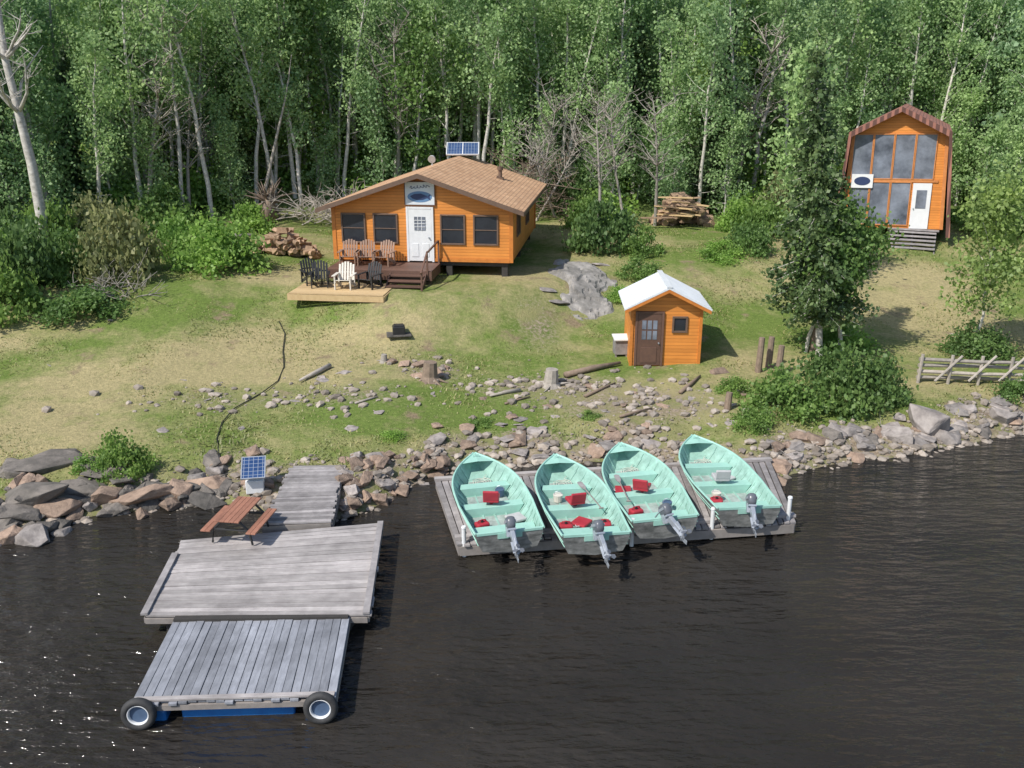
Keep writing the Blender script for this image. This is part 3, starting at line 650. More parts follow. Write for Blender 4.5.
# sign
M['signboard']=pmat('pale_sign',(.66,.70,.74),(.58,.62,.66),3,.5,bs=.05); M['navy']=pmat('navy_paint',(.02,.035,.10),(.03,.05,.13),3,.5,bs=0); M['signblue']=pmat('light_blue_paint',(.14,.26,.44),(.10,.20,.36),3,.5,bs=0)
mb=MB(); mb.box((0,0,0),(1.1,.04,.82)); sign=part('sign',mb,M['signboard'],cabin,(-.02,-.045,2.93),bev=.005)
mb=MB()
for s in (-1,1):
    mb.box((s*.56,-.005,0),(.03,.05,.88)); mb.box((0,-.005,s*.425),(1.09,.05,.03))
part('frame',mb,M['brown'],sign)
mb=MB(); el=[(.46*math.cos(a),-.12+.20*math.sin(a)) for a in np.linspace(0,6.283,33)[:-1]]; mb.poly(el,-.026,-.022); part('emblem',mb,M['signblue'],sign)
mb=MB(); fish=[(-.36,-.10),(-.2,-.02),(.05,.0),(.2,-.06),(.3,-.10),(.4,-.02),(.37,-.13),(.41,-.25),(.28,-.16),(.1,-.23),(-.1,-.24),(-.28,-.18)]
mb.poly(fish,-.033,-.029); part('fish_emblem',mb,M['navy'],sign)
mb=MB(); lp=[]
for i in range(50):
    t=i/49; lp.append((-.36+.72*t+.03*math.sin(t*40),-.03,.20+.05*math.sin(t*36)*(1.3 if i%17<6 else .7)+.07*t))
mb.tube(lp,.010,5); part('lettering',mb,M['navy'],sign)
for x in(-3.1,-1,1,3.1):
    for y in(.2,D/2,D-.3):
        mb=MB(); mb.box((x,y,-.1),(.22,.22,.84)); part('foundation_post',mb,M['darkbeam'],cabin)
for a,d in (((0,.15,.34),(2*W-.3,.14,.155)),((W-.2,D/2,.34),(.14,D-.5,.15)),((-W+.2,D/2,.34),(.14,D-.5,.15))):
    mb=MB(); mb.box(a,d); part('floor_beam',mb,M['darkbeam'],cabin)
# porch
pch=thing('porch','dark brown stained porch with steps below cabin door','porch',cb,rad(-7))
mb=MB(); n=11
for i in range(n): mb.box((-1.25,-.14-i*.145,.36),(3.9,.135,.04))
part('deck',mb,M['brown'],pch,bev=.004)
mb=MB(); mb.box((-1.25,-1.70,.20),(3.9,.04,.34)); mb.box((.68,-.9,.20),(.04,1.55,.34)); mb.box((-3.18,-.9,.20),(.04,1.55,.34))
part('skirt',mb,M['brown'],pch)
mb=MB()
for i in range(4):
    z=.24-i*.14; y=-1.86-i*.27; mb.box((-.15,y,z),(1.25,.28,.04)); mb.box((-.15,y+.13,z-.075),(1.25,.02,.11))
for x in(-.8,.5): mb.beam((x,-1.72,.22),(x,-2.85,-.36),.05,.2)
part('steps',mb,M['brown'],pch)
mb=MB()
for y,z in((-1.72,.3),(-2.7,-.25)): mb.box((.55,y,z+.30),(.06,.06,.95))
mb.beam((.55,-1.65,1.08),(.55,-2.8,.52),.06,.05); mb.box((.64,-.1,.80),(.06,.06,.85)); mb.beam((.62,-.1,1.2),(.58,-1.72,1.07),.06,.05)
part('handrail',mb,M['brown'],pch)
dck=thing('deck','low fresh lumber deck beside the cabin porch','deck',cb,rad(-7)); DX=-2.25; DZ=-.10
mb=MB()
for i in range(14): mb.box((DX,-1.84-i*.138,DZ),(3.35,.13,.035))
part('deck',mb,M['tan'],dck,bev=.004)
mb=MB(); mb.box((DX,-3.74,DZ-.12),(3.39,.04,.20)); mb.box((DX-1.7,-2.78,DZ-.12),(.04,1.86,.20)); mb.box((DX+1.7,-2.78,DZ-.12),(.04,1.86,.20))
part('skirt',mb,M['tan'],dck)
def chair(mt,label):
    o=thing('chair',label,'chair',(0,0,0),group='chairs on the cabin decks'); m_=M[mt]
    mb=MB()
    for i in range(6): mb.box((0,-.30+i*.095,.36-i*.022),(.52,.085,.025),(rad(-13),0,0))
    part('seat',mb,m_,o,bev=.006)
    mb=MB()
    for i,x in enumerate((-.24,-.145,-.05,.05,.145,.24)):
        hgt_=.72-.35*abs(x)**1.3*2; mb.box((x*1.1,.27+.12*hgt_*1.1,.25+hgt_/2),(.078,.022,hgt_),(rad(-18),0,0))
    mb.box((0,.38,.55),(.56,.03,.05),(rad(-18),0,0))
    part('backrest',mb,m_,o,bev=.006)
    for s in(-1,1):
        mb=MB(); mb.box((s*.34,0,.53),(.13,.72,.025)); part('armrest',mb,m_,o,bev=.006)
        mb=MB(); mb.box((s*.30,-.30,.26),(.04,.09,.52)); part('leg',mb,m_,o)
        mb=MB(); mb.beam((s*.28,-.33,.33),(s*.28,.48,.03),.03,.11); mb.box((s*.31,.30,.27),(.04,.08,.5)); part('leg',mb,m_,o)
    return o
def ploc(x,y,z): 
    return cb+Matrix.Rotation(rad(-7),3,'Z')@Vector((x,y,z))
c1=chair('chairtan','brown slatted garden chair on the cabin porch'); SC_=(.92,.92,.92)
for i,x in enumerate((-2.62,-1.95,-1.28)):
    c=c1 if i==0 else clone(c1); c.location=ploc(x,-.75,.385); c.rotation_euler=(0,0,rad(-7+RN.uniform(-9,9))); c.scale=SC_
c2=chair('black','black slatted garden chair on the low deck'); c2.location=ploc(-3.15,-2.6,DZ+.02); c2.rotation_euler=(0,0,rad(8)); c2.scale=SC_
c=clone(c2,None,ploc(-1.35,-2.55,DZ+.02),(0,0,rad(-25))); c=clone(c2,None,ploc(-3.6,-2.15,DZ+.02),(0,0,rad(30)))
c3=chair('cream','cream slatted garden chair on the low deck'); c3.location=ploc(-2.2,-2.75,DZ+.02); c3.rotation_euler=(0,0,rad(-5)); c3.scale=SC_
# ---------------------------------------------------------------- shed
sb=site(664,366); shed=thing('shed','small orange wooden shed with white metal gable roof','shed',sb,rad(-2))
w=1.1; sd=2.1; ev=1.92; sl=.50; ap=ev+w*sl
mb=MB(); pr=[(-w,-.1),(w,-.1),(w,ev),(0,ap),(-w,ev)]; mb.poly(pr,0,sd)
part('wall',mb,M['orange'],shed)
mb=MB(); rw=w+.24
roofslab(mb,rw,ap+.10,sl,-.30,sd+.15,.05)
for s in(-1,1):
    for i in range(13):
        y=-.28+i*.205; mb.beam((s*.02,y,ap+.10),(s*rw,y,ap+.10-sl*rw),.03,.025)
mb.beam((0,-.31,ap+.12),(0,sd+.16,ap+.12),.16,.03)
part('roof',mb,M['whitemetal'],shed)
mb=MB()
for s in(-1,1):
    pr=[(0,ap+.045),(s*(rw-.02),ap+.045-sl*(rw-.02)),(s*(rw-.02),ap-.05-sl*rw),(0,ap-.06)]; mb.poly(pr if s>0 else pr[::-1],-.295,-.27)
part('fascia',mb,M['trim'],shed)
for s in(-1,1):
    mb=MB(); mb.box((s*(w-.03),-.015,ev/2-.02),(.09,.05,ev+.02)); part('corner_trim',mb,M['trim'],shed)
mb=MB(); mb.box((0,0,0),(.74,.05,1.66)); 
for s in(-1,1): mb.box((s*.41,.0,.02),(.07,.08,1.76))
mb.box((0,0,.87),(.75,.078,.07)); mb.box((0,-.03,-.5),(.5,.02,.5))
door=part('door',mb,M['brown'],shed,(-.52,-.03,.86),bev=.005)
mb=MB()
for x in(-.17,.0,.17):
    for z in(.15,.48): mb.box((x,-.03,z),(.13,.012,.28))
part('pane',mb,M['glassblue'],door)
mb=MB(); mb.tube([(.3,-.03,-.1),(.3,-.08,-.1)],.025,8); part('handle',mb,M['silver'],door)
window(shed,(.42,-.02,1.35),.36,.4,'fascia','glass')
bx_=thing('storage_box','small grey wooden box stand with white lid beside shed','box',site(620,355),rad(4))
mb=MB(); mb.box((0,0,.32),(.42,.45,.5)); part('body',mb,M['grey'],bx_,bev=.008)
mb=MB(); mb.box((0,-.02,.60),(.5,.55,.05),(rad(6),0,0)); part('lid',mb,M['white'],bx_,bev=.006)
for s in(-1,1):
    for t in(-1,1): mb=MB(); mb.box((s*.17,t*.18,.0),(.05,.05,.14)); part('leg',mb,M['beam'],bx_)
# ---------------------------------------------------------------- loft cabin
lb=site(889,239); LR=rad(-24); loft=thing('loft_cabin','tall orange cabin with gambrel roof and glazed front','cabin',lb,LR); loft.rotation_euler=(0,rad(-1.5),LR)
w=1.95; dp=6.5; z0=.5; sh=4.55; ap=5.55
prof=[(-w-.2,z0),(w+.2,z0),(w,sh),(0,ap),(-w,sh)]
mb=MB(); mb.poly(prof,.0,dp); part('wall',mb,M['orange'],loft)
mb=MB(); 
for s in(-1,1):
    pr=[(0,ap+.18),(s*(w+.10),sh+.14),(s*(w+.04),sh+.02),(0,ap+.06)]; mb.poly(pr if s>0 else pr[::-1],-.45,dp+.4)
    pr=[(s*(w+.03),sh+.015),(s*(w+.105),sh+.13),(s*(w+.50),.22),(s*(w+.36),.22)]; mb.poly(pr if s>0 else pr[::-1],-.45,dp+.3)
part('roof',mb,M['roofred'],loft)
mb=MB()
for s in(-1,1):
    pr=[(0,ap+.19),(s*(w+.11),sh+.145),(s*(w+.0),sh-.06),(0,ap-.02)]; mb.poly(pr if s>0 else pr[::-1],-.475,-.455)
    pr=[(s*(w+.003),sh-.065),(s*(w+.113),sh+.14),(s*(w+.51),.21),(s*(w+.34),.21)]; mb.poly(pr if s>0 else pr[::-1],-.475,-.455)
part('fascia',mb,M['roofred'],loft)
for s in(-1,1):
    mb=MB(); mb.beam((s*(w+.13),-.03,z0),(s*(w-.06),-.03,sh),.06,.14); part('corner_trim',mb,M['redtrim'],loft)
mb=MB(); mb.box((-.1,-.025,2.58),(3.7,.05,.10)); part('band_trim',mb,M['redtrim'],loft)
xs=[-1.46,-.60,.26,1.12]
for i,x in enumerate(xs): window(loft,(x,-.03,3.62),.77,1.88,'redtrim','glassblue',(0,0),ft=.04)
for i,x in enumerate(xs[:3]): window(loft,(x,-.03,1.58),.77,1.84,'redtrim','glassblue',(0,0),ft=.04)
mb=MB(); mb.box((0,0,0),(.76,.06,1.98)); door=part('door',mb,M['white'],loft,(1.14,-.05,1.50),bev=.006)
mb=MB(); mb.box((0,-.036,.3),(.42,.012,.8)); part('pane',mb,M['glassblue'],door)
mb=MB(); mb.tube([(-.28,-.03,-.1),(-.28,-.09,-.1)],.025,8); part('handle',mb,M['silver'],door)
mb=MB(); mb.box((-1.36,-.10,2.56),(.9,.03,.60)); sg_=part('sign',mb,M['white'],loft)
mb=MB(); mb.poly([(-1.36+.34*math.cos(a),2.56+.19*math.sin(a)) for a in np.linspace(0,6.283,25)[:-1]],-.122,-.116); part('emblem',mb,M['navy'],sg_)
for x in(-1.5,0,1.5):
    for y in(.2,dp-.3): mb=MB(); mb.box((x,y,.1),(.2,.2,.8)); part('foundation_post',mb,M['darkbeam'],loft)
st=thing('wooden_steps','weathered grey wooden steps below the loft cabin door','steps',lb,LR)
for i in range(5): mb=MB(); mb.box((.95,-.42-i*.27,.42-i*.13),(1.9,.26,.045)); part('tread',mb,M['grey'],st)
mb=MB(); mb.box((.95,-.15,.50),(2.1,.28,.05)); part('landing',mb,M['grey'],st)
for x in(.02,.95,1.88): mb=MB(); mb.beam((x,-.1,.38),(x,-1.7,-.38),.05,.18); part('stringer',mb,M['beam'],st)
# ---------------------------------------------------------------- docks
def quaddock(name,label,c,zt,nplank,direction,mat,cat='dock',th=.045,over=.0,gapf=.93,fh=.2,rough=1.0):
    cen=sum(c,Vector((0,0,0)))/4; o=thing(name,label,cat,(cen.x,cen.y,0))
    bl_,br_,fr_,fl_=[p-cen for p in c]; mb=MB()
    for i in range(nplank):
        t0=(i+RN.uniform(0,.03))/nplank; t1=(i+gapf+RN.uniform(-.03,.03))/nplank; e0=RN.uniform(-.05,.05)*rough;e1=RN.uniform(-.05,.05)*rough; zz=zt+RN.uniform(-.005,.008)*rough; tw=RN.uniform(-.008,.008)*rough
        if direction=='x':
            a=bl_.lerp(fl_,t0);b=br_.lerp(fr_,t0);c_=br_.lerp(fr_,t1);d=bl_.lerp(fl_,t1); u=(b-a).normalized(); a=a-u*e0;d=d-u*e0;b=b+u*e1;c_=c_+u*e1
        else:
            a=bl_.lerp(br_,t0);d=bl_.lerp(br_,t1);b=fl_.lerp(fr_,t0);c_=fl_.lerp(fr_,t1); u=(b-a).normalized(); a=a-u*e0;d=d-u*e0;b=b+u*e1;c_=c_+u*e1
        zz4=(zz+tw,zz-tw,zz-tw,zz+tw)
        vs=[(p.x,p.y,z_) for p,z_ in zip((a,b,c_,d),zz4)]+[(p.x,p.y,z_-th) for p,z_ in zip((a,b,c_,d),zz4)]
        mb.add(vs,[(0,1,2,3),(7,6,5,4),(0,4,5,1),(1,5,6,2),(2,6,7,3),(3,7,4,0)])
    part('deck',mb,M[mat],o,bev=.005)
    mb=MB(); z=zt-th-.012-fh/2
    k=.985
    P=[(p*k) for p in(bl_,br_,fr_,fl_)]
    for a,b in((0,1),(1,2),(2,3),(3,0)): mb.beam((P[a].x,P[a].y,z),(P[b].x,P[b].y,z),.06,fh)
    for t in(.33,.66): 
        a=P[0].lerp(P[1],t); b=P[3].lerp(P[2],t); mb.beam((a.x,a.y,z),(b.x,b.y,z),.06,fh*.95)
    part('frame',mb,M['beam'],o)
    return o,cen,(bl_,br_,fr_,fl_)
def pilings(o,lst,r,zt):
    for p_ in lst: mb=MB(); mb.tube([(p_.x,p_.y,-1.2),(p_.x,p_.y,zt)],r,8); part('piling',mb,M['darkbeam'],o)
def edgeb(o,a,b,z,w_=.12,h_=.04,mt='grey',nm='edge_board'):
    mb=MB(); mb.beam((a.x,a.y,z),(b.x,b.y,z),w_,h_); part(nm,mb,M[mt],o)
z=.36
c=[flat(174,619,z),flat(350,616,z),flat(336,697,z),flat(131,703,z)]
d1,cen,L4=quaddock('floating_dock','small blue grey floating dock with tyre bumpers',c,z,22,'y','bluegrey',fh=.09,gapf=.95)
edgeb(d1,L4[0]+Vector((.02,-.03,0)),L4[1]+Vector((-.02,-.03,0)),z+.02,.12,.05,'darkbeam','end_beam')
edgeb(d1,L4[3]+Vector((.03,.05,0)),L4[2]+Vector((-.03,.05,0)),z+.024,.09,.03,'greyx')
for s in(.09,.90):
    mb=MB(); a=L4[0].lerp(L4[1],s); b=L4[3].lerp(L4[2],s); mb.beam((a.x,a.y-.05,.07),(b.x,b.y+.03,.07),.40,.22); part('float_pontoon',mb,M['blue'],d1,bev=.04)
mb=MB(); a=L4[3].lerp(L4[2],.22); b=L4[3].lerp(L4[2],.78); mb.beam((a.x,a.y+.25,.07),(b.x,b.y+.25,.07),.3,.20); part('float_pontoon',mb,M['blue'],d1,bev=.03)
def torus(mb,R,r,n=28,m=10,X=None,sq=1):
    vs=[];fs=[]
    for i in range(n):
        for j in range(m):
            a=2*math.pi*i/n;b_=2*math.pi*j/m
            rr=R+r*math.cos(b_); vs.append((rr*math.cos(a),r*sq*math.sin(b_),rr*math.sin(a)))
            fs.append((i*m+j,((i+1)%n)*m+j,((i+1)%n)*m+(j+1)%m,i*m+(j+1)%m))
    mb.add(vs,fs,0,X)
for q_,dx in((L4[3],.14),(L4[2],-.22)):
    mb=MB(); torus(mb,.205,.060,sq=1.15); ty=part('tyre',mb,M['rubber'],d1,(q_.x+dx,q_.y-.10,.24),(rad(-6),0,rad(3)),smooth=True)
    mb=MB(); torus(mb,.155,.017,sq=3.0); part('rim',mb,M['white'],ty,smooth=True)
    mb=MB(); mb.tube([(0,.09,0),(0,.0,0)],.14,20); part('hub',mb,M['hub'],ty)
z=.40
c=[flat(182,540,z),flat(383,523,z),flat(369,615,z),flat(143,616,z)]
d2,cen,L4=quaddock('dock','wide weathered grey plank dock on the water',c,z,23,'x','greyx',fh=.10)
a,b=L4[0].lerp(L4[3],.22),L4[3]; edgeb(d2,a+Vector((.02,0,0)),b+Vector((.02,0,0)),z+.032); edgeb(d2,L4[1]+Vector((-.05,0,0)),L4[2]+Vector((-.05,0,0)),z+.032)
pilings(d2,(L4[0]*.85,L4[1]*.85,L4[2]*.8,L4[3]*.8),.09,.25)
for s in (.15,.5,.85):
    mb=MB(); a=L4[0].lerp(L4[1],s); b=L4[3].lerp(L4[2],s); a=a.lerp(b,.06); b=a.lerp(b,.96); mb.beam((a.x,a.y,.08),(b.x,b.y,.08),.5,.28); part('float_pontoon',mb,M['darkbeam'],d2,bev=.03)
z=.50
c=[flat(291,459,z+.18),flat(344,458,z+.18),flat(331,521,z),flat(262,524,z)]
c=[Vector((p.x,p.y,0)) for p in c]
d3,cen,L4=quaddock('gangway','grey plank gangway joining dock to the bank',c,z,26,'x','grey')
pilings(d3,[L4[0].lerp(L4[3],s).lerp(L4[1].lerp(L4[2],s),t) for s in(.2,.7) for t in(.06,.94)],.07,.4)
z=.32
c=[flat(434,478,z),flat(770,458,z),flat(797,522,z),flat(457,545,z)]
d4,cen,L4=quaddock('boat_dock','long low grey slip dock carrying four boats',c,z,52,'y','grey',gapf=.86)
for t in(.04,.92):
    a=L4[0].lerp(L4[3],t); b=L4[1].lerp(L4[2],t); edgeb(d4,a,b,z+.035,.14,.06,'greyx')
pilings(d4,[L4[0].lerp(L4[1],s).lerp(L4[3].lerp(L4[2],s),.85) for s in np.linspace(.03,.97,9)],.08,.2)
G2='white posts along the slip dock'
for px,py,s in ((464,543,.35),(632,533,.3),(712,526,.4),(788,519,.5)):
    mb=MB(); p=flat(px,py,z); mb.tube([(0,0,-.3),(0,0,s)],.045,12); mb.tube([(0,0,s),(0,0,s+.03)],[.055,.045],12)
    thing('dock_post','white plastic post on the slip dock','post',(p.x,p.y,z),group=G2,mesh=mb.mesh('dock_post',M['white']))
# ---------------------------------------------------------------- boats
BL=3.62
def sec(s):
    b=.79*(1-max(0,(s-.42)/.58)**2.9)*(.88+.12*min(1,s/.35)); b=max(b,.03)
    zs=.46+.22*s**2.2; zk=.0+.32*max(0,(s-.72)/.28)**2
    bc=b*(.80-.25*s); zc=zk+.06+.14*s*s
    return s*BL,b,zs,zk,bc,zc
ST=[0,.05,.1,.15,.2,.25,.3,.35,.4,.45,.5,.55,.6,.65,.7,.75,.8,.85,.89,.925,.95,.97,.985,1.0]
def shell(inner):
    mb=MB(); rows=[]
    for s in ST:
        y,b,zs,zk,bc,zc=sec(s)
        if inner: b=max(b-.022,.006); bc=max(bc-.015,.004); zk=zc+.012; zc=zc+.015; zs-=.004; y=min(max(y,.03),BL-.05)
        bm_=(b*.55+bc*.45)+.03*b; zm=(zs+zc)/2
        row=[(-b,y,zs),(-bm_,y,zm),(-bc,y,zc),(0,y,zk),(bc,y,zc),(bm_,y,zm),(b,y,zs)]
        rows.append(row)
    vs=[p for r in rows for p in r]; fs=[(i*7+j,i*7+j+1,(i+1)*7+j+1,(i+1)*7+j) for i in range(len(rows)-1) for j in range(6)]
    fs.append(tuple(range(7))); 
    mb.add(vs,fs); 
    return mb
boat=thing('fishing_boat','mint green open aluminium fishing boat on slip dock','boat',(0,0,0),group='fishing boats pulled onto the slip dock')
part('hull',shell(False),M['alu'],boat)
lin=shell(True)
for s in np.linspace(.07,.85,13):
    y,b,zs,zk,bc,zc=sec(s); b-=.03; bc-=.02; zc+=.02
    bm_=(b*.55+bc*.45)+.03*b; zm=(zs+zc)/2
    lin.tube([(-b,y,zs-.03),(-bm_+.005,y,zm),(-bc,y,zc),(bc,y,zc),(bm_-.005,y,zm),(b,y,zs-.03)],.016,5)
for x in(-.28,0,.28): lin.beam((x,.1,.095),(x*.8,2.6,.16),.04,.02)
part('hull_lining',lin,M['mintd'],boat)
for s0,s1 in ((.03,.095),(.18,.385),(.48,.645),(.74,.82)):
    mb=MB(); vs=[]
    for s in (s0,s1):
        y,b,zs,zk,bc,zc=sec(s); k=bc-.05; z_=zc+.045; vs+=[(-k,y,z_),(k,y,z_)]
    mb.add([vs[0],vs[1],vs[3],vs[2]]+[(v[0],v[1],v[2]-.012) for v in (vs[0],vs[1],vs[3],vs[2])],[(0,1,2,3),(7,6,5,4),(0,4,5,1),(1,5,6,2),(2,6,7,3),(3,7,4,0)]); part('floor_board',mb,M['floor'],boat)
mb=MB(); 
for sgn in(-1,1): mb.tube([(sgn*sec(s)[1],sec(s)[0],sec(s)[2]) for s in ST],.024,6)
mb.box((0,.02,.445),(1.34,.06,.05)); mb.box((0,.02,.38),(.5,.075,.12)); part('gunwale',mb,M['mint'],boat,smooth=False)
for sgn in(-1,1):
    for f in(.35,.62): 
        pl=[]; mb=MB()
        for s in ST:
            y,b,zs,zk,bc,zc=sec(s); bm_=(b*.55+bc*.45)+.03*b; t=f*2; 
            x_= (b+(bm_-b)*t) if t<1 else (bm_+(bc-bm_)*(t-1)); z_=zs+(zc-zs)*f; pl.append((sgn*(x_+.008),y,z_))
        mb.tube(pl,.010,4); part('strake',mb,M['mint'],boat)
for s0,z_ in((.10,.30),(.40,.31),(.66,.35)):
    y,b,zs,zk,bc,zc=sec(s0); y1,b1=sec(s0+.07)[:2]
    f=(z_-zc)/(zs-zc); wa=(bc+(b-bc)*f)-.03; wb=wa*b1/b
    mb=MB(); mb.add([(-wa,y,z_),(wa,y,z_),(wb,y1,z_),(-wb,y1,z_),(-bc+.03,y,zc),(bc-.03,y,zc),((bc-.03)*b1/b,y1,zc),(-(bc-.03)*b1/b,y1,zc)],[(0,1,2,3),(7,6,5,4),(0,4,5,1),(1,5,6,2),(2,6,7,3),(3,7,4,0)])
    part('bench',mb,M['mint'],boat,bev=.01)
mb=MB(); ss=[.88,.91,.94,.97,.985,1.0]; vs=[];fs=[]
for s in ss:
    y,b,zs=sec(s)[:3]; vs+=[(-b*.97,y-.01,zs-.006),(0,y-.01,zs+.02),(b*.97,y-.01,zs-.006)]
for i in range(5): fs+=[(i*3,i*3+1,i*3+4,i*3+3),(i*3+1,i*3+2,i*3+5,i*3+4)]
mb.add(vs,fs); mb.tube([(-.06,BL*.94,.67),(-.06,BL*.94,.72),(.06,BL*.94,.72),(.06,BL*.94,.67)],.01,5); part('bow_deck',mb,M['mint'],boat)
def bseat(parent,loc,rz):
    mb=MB(); mb.tube([(0,0,0),(0,0,.1)],.05,8); mb.box((0,0,.13),(.34,.34,.08)); s=part('boat_seat',mb,M['red'],parent,loc,(0,0,rz),.02)
    mb=MB(); mb.box((0,.17,.26),(.34,.06,.22),(rad(-12),0,0)); part('backrest',mb,M['red'],s,bev=.02)
    mb=MB(); mb.box((0,.132,.26),(.16,.03,.20),(rad(-12),0,0)); part('backrest_panel',mb,M['greyvinyl'],s,bev=.008)
    return s
bseat(boat,(-.02,.45*BL,.305),math.pi-.3)
mb=MB(); mb.box((0,-.06,.0),(.22,.16,.26)); mb.beam((0,-.12,.10),(0,-.52,-.42),.10,.17); mb.beam((0,-.40,-.20),(0,-.62,-.62),.05,.26)
mb.box((0,-.47,-.40),(.18,.36,.02),(rad(52),0,0)); mb.tube([(0,-.42,-.66),(0,-.55,-.58),(0,-.78,-.43)],[.02,.06,.04],10); mb.beam((0,-.50,-.62),(0,-.66,-.76),.015,.12)
mb.tube([(0,.05,.22),(.0,.3,.20),(.02,.55,.12)],[.022,.02,.025],8)
mo=part('outboard_motor',mb,M['silver'],boat,(0,-.03,.46),(rad(-26),0,0),.012); mo.scale=(.82,.74,.74)
mb=MB(); X=Matrix.Translation((0,-.10,.24))@Euler((rad(-8),0,0)).to_matrix().to_4x4()
vs=[];fs=[];n_=16
for k_,(z_,sx,sy) in enumerate(((-.18,.08,.14),(-.10,.110,.20),(.04,.120,.215),(.13,.105,.18),(.165,.06,.10))):
    for j in range(n_):
        a=2*math.pi*j/n_; cx=math.copysign(abs(math.cos(a))**.6,math.cos(a)); cy=math.copysign(abs(math.sin(a))**.6,math.sin(a)); vs.append((sx*cx,sy*cy,z_))
for k_ in range(4):
    for j in range(n_): fs.append((k_*n_+j,k_*n_+(j+1)%n_,(k_+1)*n_+(j+1)%n_,(k_+1)*n_+j))
fs+=[tuple(range(n_)),tuple(range(4*n_,5*n_))]
mb.add(vs,fs,0,X); co=part('cowling',mb,M['motor'],mo,smooth=True)
mb=MB()
for s in(-1,1): mb.box((s*.118,0,.03),(.012,.30,.07),X=X)
mb.box((0,0,-.185),(.2,.32,.05),X=X)
part('stripe',mb,M['silver'],mo)
mb=MB()
for k_ in range(3):
    X2=Matrix.Translation((0,-.80,-.42))@Euler((rad(-32),0,0)).to_matrix().to_4x4()@Euler((0,k_*2.094,0)).to_matrix().to_4x4()
    mb.add([(-.02,-.01,.02),(.05,.02,.06),(.06,.03,.13),(0,0,.16),(-.05,-.02,.10)],[(0,1,2,3,4)],0,X2)
part('propeller',mb,M['motor'],mo)
bl4=[((510,535),(479,461)),((596,538),(556,456)),((666,522),(624,446)),((749,511),(696,438))]
BLAB=['mint green fishing boat with red seat at the dock end','mint green fishing boat with two red fuel tanks','mint green fishing boat with paddle and red cushion','mint green fishing boat with pale grey seat']
for i,(s_,b_) in enumerate(bl4):
    A=flat(*s_,.72); B=flat(*b_,1.02); yaw=math.atan2(-(B.x-A.x),B.y-A.y)
    o=boat if i==0 else clone(boat); o.location=(A.x,A.y,.345); o.rotation_euler=(rad(-.5),rad((0,2,-2,1.5)[i]),yaw)
    o['label']=BLAB[i]
    for ch in [x for x in bpy.data.objects if x.parent==o]:
        if ch.name.startswith('outboard_motor'): ch.rotation_euler=(rad((-26,-20,-32,-24)[i]),0,rad((0,6,18,-10)[i]))
        if ch.name.startswith('boat_seat'):
            ch.rotation_euler=(0,0,math.pi+rad((-17,8,-30,-5)[i]))
            if i==3:
                for q_ in [ch]+[x for x in bpy.data.objects if x.parent==ch]:
                    q_.material_slots[0].link='OBJECT'; q_.material_slots[0].material=M['greyvinyl']
                ch['label']='pale grey swivel boat seat'
    Tm=Matrix.Translation((A.x,A.y,.345))@Matrix.Rotation(yaw,4,'Z')
    for (tx,ty) in (((-.40,.75),) if i!=1 else ((.4,.72),(-.40,.78))):
        p=Tm@Vector((tx,ty+ .05,.12)); mb=MB(); mb.box((0,0,.10),(.28,.21,.17)); ft=thing('fuel_tank','red portable fuel tank in the boat stern','fuel tank',p,yaw+RN.uniform(-.4,.4),group='red fuel tanks in the boats')
        part('tank',mb,M['red'],ft,bev=.035); mb=MB(); mb.tube([(0,0,.18),(0,0,.23)],.03,10); part('cap',mb,M['black'],ft)
        mb=MB(); mb.tube([(-.1,0,.17),(-.08,0,.23),(.0,.0,.242),(.08,0,.23),(.1,0,.17)],.012,6); part('handle',mb,M['red'],ft)
    p=Tm@Vector(((.38,.0,-.35,.3)[i],(.30,.3,.56,.58)[i]*BL,.14)); mb=MB(); mb.box((0,0,.035),(.36,.34,.06))
    cu=thing('boat_cushion','flat square cushion lying in the boat','cushion',p,yaw+(.3,.8,-.2,.5)[i],group='boat cushions'); part('pad',mb,M['greyvinyl'] if i in(0,3) else M['red'],cu,bev=.02); mb=MB(); mb.tube([(-.17,.05,.03),(-.23,0,.035),(-.17,-.05,.03)],.01,5); part('strap',mb,M['white'],cu)
    if i in (1,2):
        sd_=1 if i%2 else -1
        pd_=thing('paddle','weathered wooden paddle lying along the boat side','paddle',Tm@Vector((sd_*.48,.9+(0,.4,.2,.9)[i],.33)),yaw+sd_*(.12,.10,.05,.2)[i],group='paddles in the boats')
        mb=MB(); mb.tube([(0,0,.02),(0,1.0,.03)],.014,8); mb.tube([(-.05,0,.02),(.05,0,.02)],.016,6); part('shaft',mb,M['beam'],pd_)
        mb=MB(); mb.add([(-.03,.98,.03),(.03,.98,.03),(.06,1.1,.03),(.06,1.32,.035),(0,1.36,.035),(-.06,1.32,.035),(-.06,1.1,.03)]+[(-.03,.98,.015),(.03,.98,.015),(.06,1.1,.015),(.06,1.32,.02),(0,1.36,.02),(-.06,1.32,.02),(-.06,1.1,.015)],[(0,1,2,3,4,5,6),(13,12,11,10,9,8,7)]+[(k,k+7,(k+1)%7+7,(k+1)%7) for k in range(7)]); part('blade',mb,M['grey'],pd_)
    mb=MB(); mb.tube([((.10+.012*k)*math.cos(k*.8),(.10+.012*k)*math.sin(k*.8),.01+.0015*k) for k in range(26)]+[(.3,.5,.1)],.012,5); thing('mooring_rope','pale rope coiled on the boat floor','rope',Tm@Vector((0,.78*BL,.24)),yaw,group='ropes in the boats',mesh=mb.mesh('mooring_rope',M['cream'],True)).scale=(.6,.6,.6)
